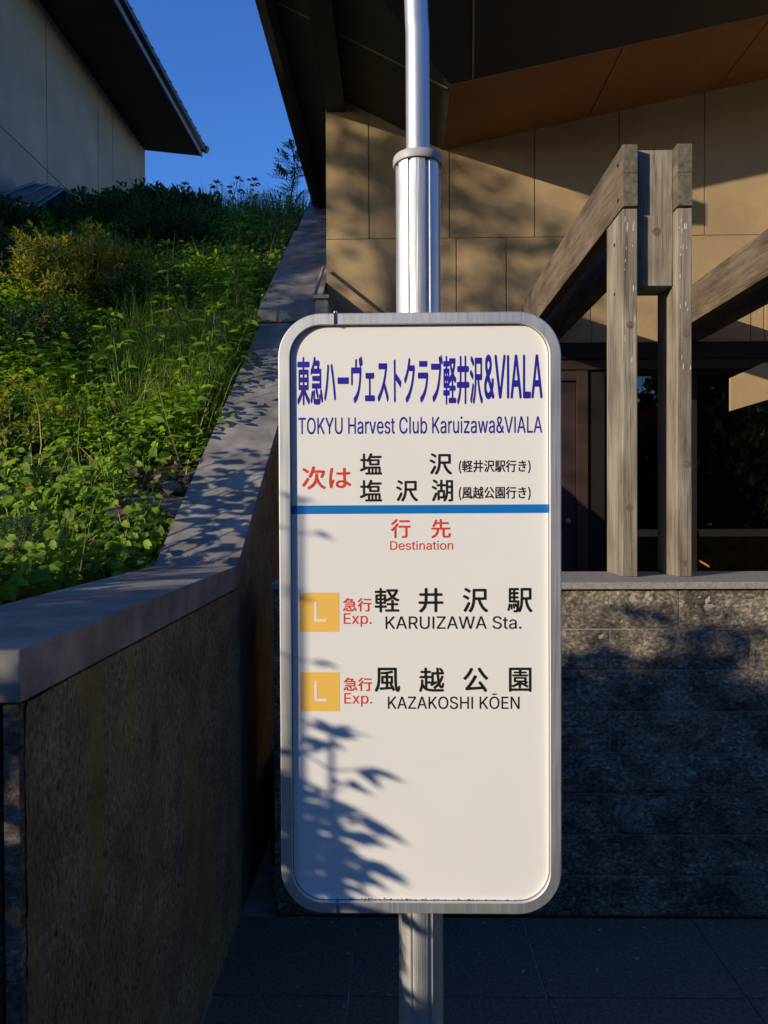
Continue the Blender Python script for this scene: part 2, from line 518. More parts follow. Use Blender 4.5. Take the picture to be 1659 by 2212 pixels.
nl = 90
fallen = leaf_mesh('fallen_leaves', KITE, np.stack([rnd(nl, -0.4, 2.2), 2.62 - 0.75 * RNG.random(nl) ** 2.2, np.full(nl, 0.006)], 1), np.stack([RNG.normal(size=nl), RNG.normal(size=nl), rnd(nl, -.05, .1)], 1), np.tile((0, 0, 1.0), (nl, 1)), rnd(nl, .008, .026))
tag(link('fallen_leaves', fallen, M['straw']), 'dry leaf litter and grit lying along the foot of the granite wall', 'leaf litter', kind='stuff')

# ------------------------------------------------------------------ granite retaining wall on the right
gw = thing('granite_wall', 'low dark split-face granite wall with pale coping under the timber posts', 'wall', loc=(1.0, 2.7, 0))
G0 = Vector((1.0, 2.7, 0))
gb = MB()
row_h = 1.232 / 8
for r in range(8):
    z1 = 1.231 - r * row_h
    z0 = z1 - row_h + 0.0045
    off = 1.048 if r % 2 == 0 else 0.791
    k0 = math.floor((-0.6 - off) / 0.517)
    for k in range(k0, 9):
        x0, x1 = max(-0.465, off + k * 0.517 + 0.0025), off + (k + 1) * 0.517 - 0.0025
        if x1 - x0 < 0.03:
            continue
        nx, nz = max(4, int((x1 - x0) / 0.012)), 13
        seed = r * 13.7 + k * 3.3
        vs, fs = [], []
        tilt = (noise.noise((seed, 1, 5)) * 0.010, noise.noise((seed, 7, 2)) * 0.010)
        for j in range(nz + 1):
            for i in range(nx + 1):
                u, v = i / nx, j / nz
                x, z = x0 + (x1 - x0) * u, z0 + (z1 - z0) * v
                e = min(1, min(u, 1 - u) * (x1 - x0) / 0.007, min(v, 1 - v) * (z1 - z0) / 0.007)
                d = 0.005 * noise.noise((x * 9 + seed, z * 13, seed)) + 0.009 * noise.noise((x * 36, z * 46 + seed, 4)) + 0.004 * noise.noise((x * 85, z * 95, seed))
                d += tilt[0] * (u - .5) + tilt[1] * (v - .5)
                vs.append((x, 2.6545 - (0.003 + d) * e, z))
        w = nx + 1
        fs = [(j * w + i, j * w + i + 1, (j + 1) * w + i + 1, (j + 1) * w + i) for j in range(nz) for i in range(nx)]
        ring = [i for i in range(w)] + [j * w + nx for j in range(1, nz + 1)] + [nz * w + i for i in range(nx - 1, -1, -1)] + [j * w for j in range(nz - 1, 0, -1)]
        b0 = len(vs)
        vs += [(vs[q][0], 2.70, vs[q][2]) for q in ring]
        n = len(ring)
        fs += [(ring[q], b0 + q, b0 + (q + 1) % n, ring[(q + 1) % n]) for q in range(n)]
        gb.add(vs, fs)
gb.build('stone_facing', M['granite'], gw, smooth='auto', loc=None).location = -G0
MB().box(-0.463, 5.6, 2.6565, 3.05, 0.002, 1.226).build('mortar_core', M['mortar'], gw).location = -G0
for a, b in ((-0.468, 0.548), (0.552, 2.048), (2.052, 5.6)):
    MB().box(a, b, 2.632, 3.055, 1.2305, 1.256, 0.003).build('coping', M['cap'], gw).location = -G0

# ------------------------------------------------------------------ planter wall on the left, level then climbing the slope
pw = thing('planter_wall', 'dark rough stone retaining wall with wide grey coping climbing the green slope', 'wall', loc=(-0.74, 1.9, 0))
P0 = Vector((-0.74, 1.9, 0))
def slope_z(y):
    return 1.325 + 0.68 * (y - 2.61)
bod = MB()
ny, nz = 150, 110
vs, fs = [], []
for j in range(nz + 1):
    for i in range(ny + 1):
        y, z = 1.115 + (2.66 - 1.115) * i / ny, 1.236 * j / nz
        d = 0.004 * noise.noise((y * 60, z * 28, 1)) + 0.003 * noise.noise((y * 130, z * 60, 5)) + 0.003 * noise.noise((y * 9, z * 6, 8))
        hole = ((y - 1.715) / 0.018) ** 2 + ((z - 0.957) / 0.055) ** 2
        if hole < 1:
            d -= 0.04 * (1 - hole) ** 0.5
        for jy in (1.36, 2.02):
            d -= 0.003 * max(0, 1 - abs(y - jy) / 0.006)
        for jz in (0.45, 0.85):
            d -= 0.003 * max(0, 1 - abs(z - jz) / 0.006)
        vs.append((-0.592 + d, y, z))
w = ny + 1
fs = [(j * w + i, j * w + i + 1, (j + 1) * w + i + 1, (j + 1) * w + i) for j in range(nz) for i in range(ny)]
bod.add(vs, fs)
bod.build('rough_face', M['hammered'], pw, smooth=True).location = -P0
bl = MB().box(-0.88, -0.605, 1.13, 2.66, 0.0, 1.236)
bl.box(-0.62, -0.594, 1.10, 1.128, 0.80, 1.236, 0.002).box(-0.62, -0.594, 1.10, 1.128, 0.0, 0.797, 0.002)        # corner stones
bl.box(-1.2, -0.628, 1.098, 1.13, 0.80, 1.236, 0.003).box(-1.2, -0.628, 1.098, 1.13, 0.0, 0.797, 0.003)
bl.box(-1.82, -1.203, 1.098, 1.13, 0.80, 1.236, 0.003).box(-1.82, -1.203, 1.098, 1.13, 0.0, 0.797, 0.003)
bl.box(-18, -1.823, 1.098, 1.13, 0.0, 1.236, 0.003)
bl.build('stone_blocks', M['granite'], pw).location = -P0
body2 = MB().prism([(2.66, 0.0), (7.9, 0.0), (7.9, slope_z(7.9) - 0.085), (2.66, slope_z(2.66) - 0.085)], 0, -0.88, -0.60)
body2.build('sloping_wall', M['hammered'], pw).location = -P0
cs = MB()
for a, b in ((1.088, 1.744), (1.747, 2.606)):
    MB().box(-0.897, -0.585, a, b, 1.243, 1.325, 0.003).build('coping_slab', M['coping'], pw).location = -P0
MB().box(-6, -0.900, 1.088, 1.39, 1.243, 1.325, 0.003).build('coping_slab', M['coping'], pw).location = -P0
for a, b, x0, x1, up in ((2.609, 3.850, -0.897, -0.588, 0), (3.854, 4.700, -0.897, -0.588, 0), (4.704, 5.150, -0.915, -0.512, 0.085), (5.154, 6.480, -0.915, -0.512, 0.085), (6.484, 7.9, -0.915, -0.512, 0.05)):
    MB().prism([(a, slope_z(a) - 0.075 + up), (a, slope_z(a) + up), (b, slope_z(b) + up), (b, slope_z(b) - 0.075 + up)], 0, x0, x1).build('coping_slab', M['coping'], pw).location = -P0
fl = MB().box(-0.535, -0.43, 4.60, 5.14, 2.88, 2.905, 0.004).box(-0.525, -0.44, 4.62, 5.14, 2.3, 2.88, 0.002)
fl.tube([(-0.53, 4.66, 2.92), (-0.525, 5.16, 3.26)], 0.012, 8)
fl.build('end_pier', M['cap'], pw).location = -P0
rb = RNG

# ------------------------------------------------------------------ main building: tan stucco over dark glass, folded eave
bd = thing('resort_building', 'tan stucco building with deep brown folded eave above dark ground floor glass', 'building', loc=(1, 5.2, 1.25))
B0 = Vector((1, 5.2, 1.25))
def bpart(mb, name, m, parent=None, smooth=False):
    o = mb.build(name, m, parent or bd, smooth)
    if parent is None:
        o.location = -B0
    return o
def under(x):                                                # underside height of the eave above x at the wall
    return 4.12 + (0.205 * (x - 0.342) if x > 0.342 else 0.52 * (0.342 - x))
sw = MB()
g = 0.005
lower = [-0.505, 0.444, 0.807, 1.417, 2.03, 2.665, 3.27, 3.9, 4.5, 6.0]
upper = [-0.505, -0.192, 0.393, 1.011, 1.62, 2.235, 2.85, 3.46, 4.07, 5.0, 6.0]
for a, b in zip(lower[:-1], lower[1:]):
    sw.box(a + (g if a > -0.5 else 0), b - g, 5.2, 5.232, 2.709, 3.476, 0.004)
for a, b in zip(upper[:-1], upper[1:]):
    a2, b2 = a + (g if a > -0.5 else 0), b - g
    pts = [(a2, 3.484), (b2, 3.484), (b2, under(b2) + 0.02)] + ([(0.342, 4.14)] if a2 < 0.342 < b2 else []) + [(a2, under(a2) + 0.02)]
    sw.prism(pts, 1, 5.2, 5.232)
sw.prism([(-0.503, 2.709), (6.0, 2.709), (6.0, under(6.0) + .02), (0.342, 4.14), (-0.503, under(-.503) + .02)], 1, 5.206, 5.30)
sw.box(-0.505, -0.35, 5.2, 5.232, 0.4, 2.706, 0.004).box(-0.350, 0.44, 5.2, 5.232, 0.4, 2.706, 0.004)
sw.box(-0.505, -0.45, 5.24, 9.0, 1.25, 4.5)
bpart(sw, 'wall', M['stucco'])
bpart(MB().box(0.443, 6.0, 5.17, 5.30, 2.592, 2.7085, 0.002), 'lintel', M['lintel'])
bpart(MB().box(0.443, 6.0, 5.19, 5.30, 2.517, 2.5915, 0.002), 'trim', M['trim'])
# window wall
win = bpart(MB().box(1.40, 1.52, 5.22, 5.29, 0.4, 2.517).box(2.14, 2.19, 5.22, 5.29, 0.4, 2.517).box(3.5, 3.56, 5.22, 5.29, 0.4, 2.517).box(5.9, 6.0, 5.22, 5.29, 0.4, 2.517)
            .box(1.52, 5.9, 5.225, 5.29, 0.4, 0.5).box(1.52, 5.9, 5.235, 5.28, 1.30, 1.345).box(1.52, 5.9, 5.225, 5.29, 2.48, 2.517), 'window', M['lintel'])
for a, b in ((1.52, 2.14), (2.19, 3.5), (3.56, 5.9)):
    MB().box(a, b, 5.25, 5.258, 0.5, 2.48).build('pane', M['glass'], win)
dr = bpart(MB().box(0.445, 0.52, 5.20, 5.29, 0.4, 2.516, 0.003).box(1.315, 1.395, 5.20, 5.29, 0.4, 2.516, 0.003).box(0.52, 1.315, 5.205, 5.29, 2.44, 2.516, 0.003)
           .box(0.523, 1.312, 5.23, 5.28, 0.405, 2.437, 0.003), 'door', M['door'])
MB().tube([(1.25, 5.23, 1.42), (1.25, 5.195, 1.42)], 0.02, 12).build('handle', M['steel'], dr, smooth='auto')
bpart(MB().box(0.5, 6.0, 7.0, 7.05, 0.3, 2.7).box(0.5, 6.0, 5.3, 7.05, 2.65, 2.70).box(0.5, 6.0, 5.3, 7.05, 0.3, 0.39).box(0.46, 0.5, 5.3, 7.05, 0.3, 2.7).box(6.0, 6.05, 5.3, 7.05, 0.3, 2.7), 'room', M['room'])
wg = MB()
for a, b in ((2.5, 3.8), (3.81, 5.19)):
    wg.box(4.6, 4.64, a, b, 0.0, 2.6, 0.004).box(4.6, 4.64, a, b, 2.612, 4.2, 0.004)
wg.box(4.62, 4.9, 2.5, 5.19, 0.0, 4.2)
bpart(wg, 'unseen_fill_wall', M['stucco'])  # unseen wall added out of view to bounce warm light and block sky
# eave: right soffit, folded left soffit, front slope
sr = MB()
xs = [0.345, 1.395, 2.31, 3.22, 4.13, 5.04, 6.2]
for a, b in zip(xs[:-1], xs[1:]):
    a2, b2 = a + 0.004, b - 0.004
    za, zb = under(a2), under(b2)
    sr.hexa([(a2, 4.402, za), (b2, 4.402, zb), (b2, 5.2, zb), (a2, 5.2, za), (a2, 4.402, za + .02), (b2, 4.402, zb + .02), (b2, 5.2, zb + .02), (a2, 5.2, za + .02)])
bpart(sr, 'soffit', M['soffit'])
def plane_slab(pts, t):
    m = MB()
    n = len(pts)
    m.add([p for p in pts] + [(p[0], p[1], p[2] + t) for p in pts], [tuple(range(n))[::-1], tuple(range(n, 2 * n))] + [(i, (i + 1) % n, n + (i + 1) % n, n + i) for i in range(n)])
    return m
def lz(x):
    return 4.12 + 0.52 * (0.342 - x)
sl = plane_slab([(-0.80, 3.5, lz(-.80)), (-0.51, 3.5, lz(-.51)), (0.341, 4.4, 4.121), (0.341, 5.2, 4.121), (-0.80, 5.2, lz(-.80))], 0.02)
sl.v += []
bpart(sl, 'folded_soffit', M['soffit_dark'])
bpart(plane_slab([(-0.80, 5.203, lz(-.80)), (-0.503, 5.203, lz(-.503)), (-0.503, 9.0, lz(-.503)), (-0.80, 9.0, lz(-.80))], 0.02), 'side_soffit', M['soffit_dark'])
bpart(MB().hexa([(-0.72, 4.440, lz(-.72) - .006), (0.325, 4.440, lz(.325) - .006), (0.325, 4.452, lz(.325) - .006), (-0.72, 4.452, lz(-.72) - .006),
                 (-0.72, 4.440, lz(-.72)), (0.325, 4.440, lz(.325)), (0.325, 4.452, lz(.325)), (-0.72, 4.452, lz(-.72))]), 'joint_strip', M['joint'])
def fz(x, y):
    return 4.126 + 0.205 * (x - 0.341) + 0.686 * (4.4 - y)
bpart(plane_slab([(0.341, 4.4, 4.126), (6.2, 4.4, fz(6.2, 4.4)), (6.2, 3.5, fz(6.2, 3.5)), (-0.508, 3.5, fz(-.508, 3.5))], 0.05), 'front_slope', M['roof'])
for x in (0.478, 2.3, 4.1):
    bs = MB()
    bs.hexa([(x - .006, 4.39, fz(x, 4.39) - .008), (x + .006, 4.39, fz(x, 4.39) - .008), (x - .075, 3.5, fz(x - .08, 3.5) - .008), (x - .087, 3.5, fz(x - .08, 3.5) - .008),
             (x - .006, 4.39, fz(x, 4.39) + .01), (x + .006, 4.39, fz(x, 4.39) + .01), (x - .075, 3.5, fz(x - .08, 3.5) + .01), (x - .087, 3.5, fz(x - .08, 3.5) + .01)])
    bpart(bs, 'batten', M['joint'])
ft = lz(-0.80)
bpart(MB().prism([(-0.86, ft - 0.06), (-0.79, ft - 0.10), (-0.745, ft - 0.06), (-0.745, ft + 0.01), (-0.80, ft + 0.16), (-0.86, ft + 0.16)], 1, 3.4, 9.0), 'eave_gutter', M['roof'])
bpart(MB().box(-0.50, -0.36, 3.4, 5.196, lz(-.43) - 0.12, lz(-.50) + 0.0), 'eave_beam', M['roof'])
rf = plane_slab([(-0.86, 3.4, ft + 0.17), (0.33, 4.36, 4.30), (0.33, 9.0, 4.30), (-0.86, 9.0, ft + 0.17)], 0.05)
rf.v += []
bpart(rf, 'side_roof', M['roof'])
bpart(plane_slab([(0.345, 3.5, fz(.345, 3.5) + .06), (6.2, 3.5, fz(6.2, 3.5) + .06), (6.2, 9.0, 6.6), (0.345, 9.0, 5.6)], 0.05), 'roof', M['roof'])

# ------------------------------------------------------------------ timber frames on the granite wall
def timber_frame(name, label):
    X0, Y0, Z0 = 1.0, 2.86, 1.256
    t = thing(name, label, 'timber frame', 'timber frames along the terrace', (X0, Y0, Z0))
    def pt(mb, nm, m, par=None, sm=False):
        o = mb.build(nm, m, par or t, sm)
        if par is None:
            o.location = (-X0, -Y0, -Z0)
        return o
    for x0, x1 in ((0.893, 0.951), (1.106, 1.164)):
        p = pt(MB().box(x0, x1, 2.822, 3.035, 1.2565, 2.706, 0.004), 'post', M['wood'])
        spots = ((2.25, 0.5), (1.53, 0.45)) if x0 < 1 else ((2.215, 0.6), (1.70, 0.65), (1.31, 0.5))
        for z, u in spots:
            c = (x0 + (x1 - x0) * u, 2.8212, z)
            kn = MB()
            for q in range(3):
                rr = 0.013 - q * 0.0035
                kn.add([(c[0] + rr * math.cos(a) * 1.1, c[1] - 0.0003 * q, c[2] + rr * 1.15 * math.sin(a)) for a in np.linspace(0, 2 * math.pi, 15)[:-1]], [tuple(range(14))])
            pt(kn, 'knot', M['knot'], p)
        fk = MB()
        for q in range(16):
            zz, xx = 2.69 - 0.62 * RNG.random() ** 1.5, x0 + 0.006 + RNG.random() * (x1 - x0 - 0.012)
            hgt = 0.006 + 0.018 * RNG.random()
            fk.box(xx, xx + 0.0012 + 0.0018 * RNG.random(), 2.8212, 2.823, zz - hgt, zz)
        pt(fk, 'paint_flecks', M['paint'], p)['kind'] = 'stuff'
        for z in (2.60, 2.40):
            pt(MB().tube([(x0 - 0.002, 2.925, z), (x0 + 0.01, 2.925, z)], 0.007, 10), 'bolt', M['utility'], p)
        b = pt(MB().box(x0 - 0.001, x1 + 0.001, 2.820, 5.19, 2.712, 2.957, 0.003), 'beam', M['beamwood'])
        for za, zb in ((2.844, 2.955), (2.714, 2.842)):
            pt(MB().box(x0 + 0.001, x1 - 0.001, 2.8175, 2.8215, za, zb, 0.001), 'end_grain', M['endgrain'], b)
        for z in (2.90, 2.76):
            pt(MB().tube([(x0 - 0.003, 2.875, z), (x0 + 0.01, 2.875, z)], 0.008, 10), 'bolt', M['utility'], b)
    blk = pt(MB().box(0.9525, 1.1045, 2.862, 3.0, 2.414, 2.953, 0.003), 'block', M['wood'])
    kb = MB()
    for q in range(3):
        rr = 0.017 - q * 0.0045
        kb.add([(1.04 + rr * math.cos(a), 2.8612 - 0.0003 * q, 2.63 + rr * math.sin(a)) for a in np.linspace(0, 2 * math.pi, 15)[:-1]], [tuple(range(14))])
    pt(kb, 'knot', M['knot'], blk)
    return t
def copy_tree(o, parent=None):
    c = o.copy()
    COL.objects.link(c)
    if parent is not None:
        c.parent = parent
    for ch in list(o.children):
        copy_tree(ch, c)
    return c
tf1 = timber_frame('timber_frame', 'weathered timber frame of twin posts with knots, standing whole right of the sign')
tf2 = copy_tree(tf1)
tf2['label'] = 'timber frame at the right edge of the photo showing only its sloping-looking beams'
tf2.location.x += 1.02

reflection_root = thing('reflection_stand_in', 'pale cream stand-in for a bright window reflection, on added rods under the right-hand timber beam', 'reflection_patch', loc=(2.1, 4.32, 2.7))  # solid panel added in place of a bright reflection in the glass
def reflection_part(mb, nm, m):
    mb.build(nm, m, reflection_root).location = (-2.1, -4.32, -2.7)
reflection_part(MB().prism([(2.005, 2.098), (2.30, 2.185), (2.30, 2.385), (2.20, 2.382), (2.005, 2.295)], 1, 4.30, 4.322), 'reflection_patch', M['stucco'])
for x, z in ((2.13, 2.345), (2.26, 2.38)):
    reflection_part(MB().tube([(x, 4.315, z - 0.03), (x, 4.315, 2.72)], 0.0025, 6), 'added_rod', M['lintel'])

# small orange tag on the window
tag(MB().hexa([(2.215, 5.235, 1.128), (2.225, 5.235, 1.110), (2.290, 5.235, 1.072), (2.282, 5.235, 1.090), (2.215, 5.249, 1.128), (2.225, 5.249, 1.110), (2.290, 5.249, 1.072), (2.282, 5.249, 1.090)]).build('orange_tag', M['orange']),
    'small bright orange slanting tag low on the dark glass right of the posts', 'tag')

# ------------------------------------------------------------------ building on top of the slope
hb = thing('hillside_building', 'grey stucco building with dark overhanging eave on top of the slope at upper left', 'building', loc=(-7.5, 8.5, 4.5))
H0 = Vector((-7.5, 8.5, 4.5))
def hpart(mb, name, m, smooth=False):
    o = mb.build(name, m, hb, smooth)
    o.location = -H0
    return o
hw = MB().box(-10.5, -4.592, 4.4, 12.99, 2.5, 8.3)
ysj = [4.4, 6.0, 7.7, 9.32, 10.94, 11.5, 13.0]
for a, b in zip(ysj[:-1], ysj[1:]):
    hw.box(-4.61, -4.58, a + 0.006, b - (0.006 if b < 13 else 0), 2.5, 5.942, 0.003)
    hw.box(-4.61, -4.58, a + 0.006, b - (0.006 if b < 13 else 0), 5.958, 8.2, 0.003)
hpart(hw, 'wall', M['stucco_grey'])
EZ = 7.93
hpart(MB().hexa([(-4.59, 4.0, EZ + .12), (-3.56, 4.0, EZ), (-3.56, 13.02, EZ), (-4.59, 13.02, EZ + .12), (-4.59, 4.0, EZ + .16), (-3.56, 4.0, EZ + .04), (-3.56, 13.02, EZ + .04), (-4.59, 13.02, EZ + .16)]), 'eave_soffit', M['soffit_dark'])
hpart(MB().box(-3.558, -3.53, 4.0, 13.03, EZ - 0.015, EZ + 0.07, 0.003), 'fascia', M['tin'])
rt = MB().hexa([(-3.46, 3.9, EZ + .075), (-3.46, 13.1, EZ + .075), (-7.6, 13.1, EZ + 2.0), (-7.6, 3.9, EZ + 2.0), (-3.46, 3.9, EZ + .16), (-3.46, 13.1, EZ + .16), (-7.6, 13.1, EZ + 2.1), (-7.6, 3.9, EZ + 2.1)])
rt.hexa([(-7.6, 3.9, EZ + 2.0), (-7.6, 13.1, EZ + 2.0), (-11.5, 13.1, EZ), (-11.5, 3.9, EZ), (-7.6, 3.9, EZ + 2.1), (-7.6, 13.1, EZ + 2.1), (-11.5, 13.1, EZ + .1), (-11.5, 3.9, EZ + .1)])
for i in range(34):
    y = 3.95 + i * 0.27
    rt.tube([(-3.452, y, EZ + .12), (-3.75, y, EZ + .26)], 0.032, 8)
rt.tube([(-3.44, 13.05, EZ + .12), (-4.2, 13.05, EZ + .47)], 0.065, 10)
hpart(rt, 'roof', M['roof'])

# small shed roof and a black box beside it
sh = thing('shed', 'small shed with grey sheet metal gable roof half buried in shrubs by the grey wall', 'shed', loc=(-4.1, 8.2, 4.9))
S0 = Vector((-4.1, 8.2, 4.9))
Wp, Ap, Bp, Cp, Pp = (-4.42, 8.62, 5.46), (-3.75, 8.02, 5.12), (-3.90, 7.72, 4.80), (-3.52, 8.10, 4.92), (-4.50, 7.95, 5.02)
Dp = (-4.15, 8.75, 5.15)
for a, b, c, d in ((Wp, Ap, Bp, Pp), (Ap, Wp, Dp, Cp)):
    plane_slab([a, b, c, d], 0.022).build('roof_sheet', M['tin'], sh).location = -S0
for k in (0.12, 0.5, 0.88):
    sm = MB()
    a = [Wp[i] + (Ap[i] - Wp[i]) * k for i in range(3)]
    b = [Pp[i] + (Bp[i] - Pp[i]) * k for i in range(3)]
    sm.tube([(a[0], a[1], a[2] + .03), (b[0], b[1], b[2] + .03)], 0.018, 6)
    sm.build('roof_seam', M['tin'], sh).location = -S0
MB().add([Ap, Bp, Cp, (-3.86, 7.8, 4.3), (-3.55, 8.12, 4.3), (-4.4, 8.6, 5.3), (-4.4, 8.0, 4.3)], [(0, 1, 3, 4, 2), (0, 2, 5), (1, 0, 5, 6)]).build('gable_wall', M['lintel'], sh).location = -S0
tag(MB().box(-3.66, -3.42, 8.25, 8.5, 4.7, 5.17, 0.02).box(-3.66, -3.61, 8.25, 8.3, 5.17, 5.27, 0.01).box(-3.60, -3.45, 8.24, 8.252, 4.85, 5.1, 0.004).build('utility_box', M['utility']),
    'black utility box against the grey wall right of the shed roof', 'utility box')

# ------------------------------------------------------------------ lettering data
TEXT_RUNS = [
    ('b', '東急ハーヴェストクラブ軽井沢', 'navy', -0.15683, 1.70615, 0.1365, 1.78458),
    ('B', '&VIALA', 'navy', 0.13881, 1.71399, 0.23033, 1.78458),
    ('l', 'TOKYU Harvest Club Karuizawa&VIALA', 'navy', -0.1555, 1.66054, 0.22963, 1.68768),
    ('m', '次は', 'red', -0.15016, 1.57336, -0.07259, 1.60989),
    ('m', '塩', 'black', -0.05798, 1.59619, -0.02321, 1.63006),
    ('m', '沢', 'black', 0.0523, 1.59563, 0.08754, 1.62944),
    ('m', '(軽井沢駅行き)', 'black', 0.09849, 1.59693, 0.2114, 1.61829),
    ('m', '塩', 'black', -0.05819, 1.55361, -0.02339, 1.58808),
    ('m', '沢', 'black', -0.0008, 1.55336, 0.03335, 1.58722),
    ('m', '湖', 'black', 0.05562, 1.55311, 0.08913, 1.5881),
    ('m', '(風越公園行き)', 'black', 0.09836, 1.55477, 0.21132, 1.57643),
    ('m', '行', 'red', -0.00916, 1.49552, 0.02155, 1.52566),
    ('m', '先', 'red', 0.05454, 1.49529, 0.08518, 1.52541),
    ('l', 'Destination', 'red', -0.01072, 1.47656, 0.08885, 1.49105),
    ('m', '急行', 'red', -0.08609, 1.37864, -0.04074, 1.40046),
    ('l', 'Exp.', 'red', -0.08505, 1.35448, -0.04085, 1.37631),
    ('m', '軽', 'black', -0.03577, 1.3774, 0.00341, 1.41634),
    ('m', '井', 'black', 0.03385, 1.37728, 0.07324, 1.41619),
    ('m', '沢', 'black', 0.10419, 1.37717, 0.14378, 1.41603),
    ('m', '駅', 'black', 0.17437, 1.37705, 0.21387, 1.41587),
    ('l', 'KARUIZAWA Sta.', 'black', -0.01851, 1.3508, 0.1965, 1.37113),
    ('m', '急行', 'red', -0.08586, 1.2519, -0.04045, 1.27377),
    ('l', 'Exp.', 'red', -0.08481, 1.22738, -0.04056, 1.24898),
    ('m', '風', 'black', -0.03605, 1.25075, 0.00405, 1.2895),
    ('m', '越', 'black', 0.03424, 1.25077, 0.07397, 1.28949),
    ('m', '公', 'black', 0.10438, 1.2508, 0.14373, 1.28947),
    ('m', '園', 'black', 0.17668, 1.25082, 0.21219, 1.28945),
    ('l', 'KAZAKOSHI KŌEN', 'black', -0.01527, 1.22342, 0.19335, 1.24816),
]
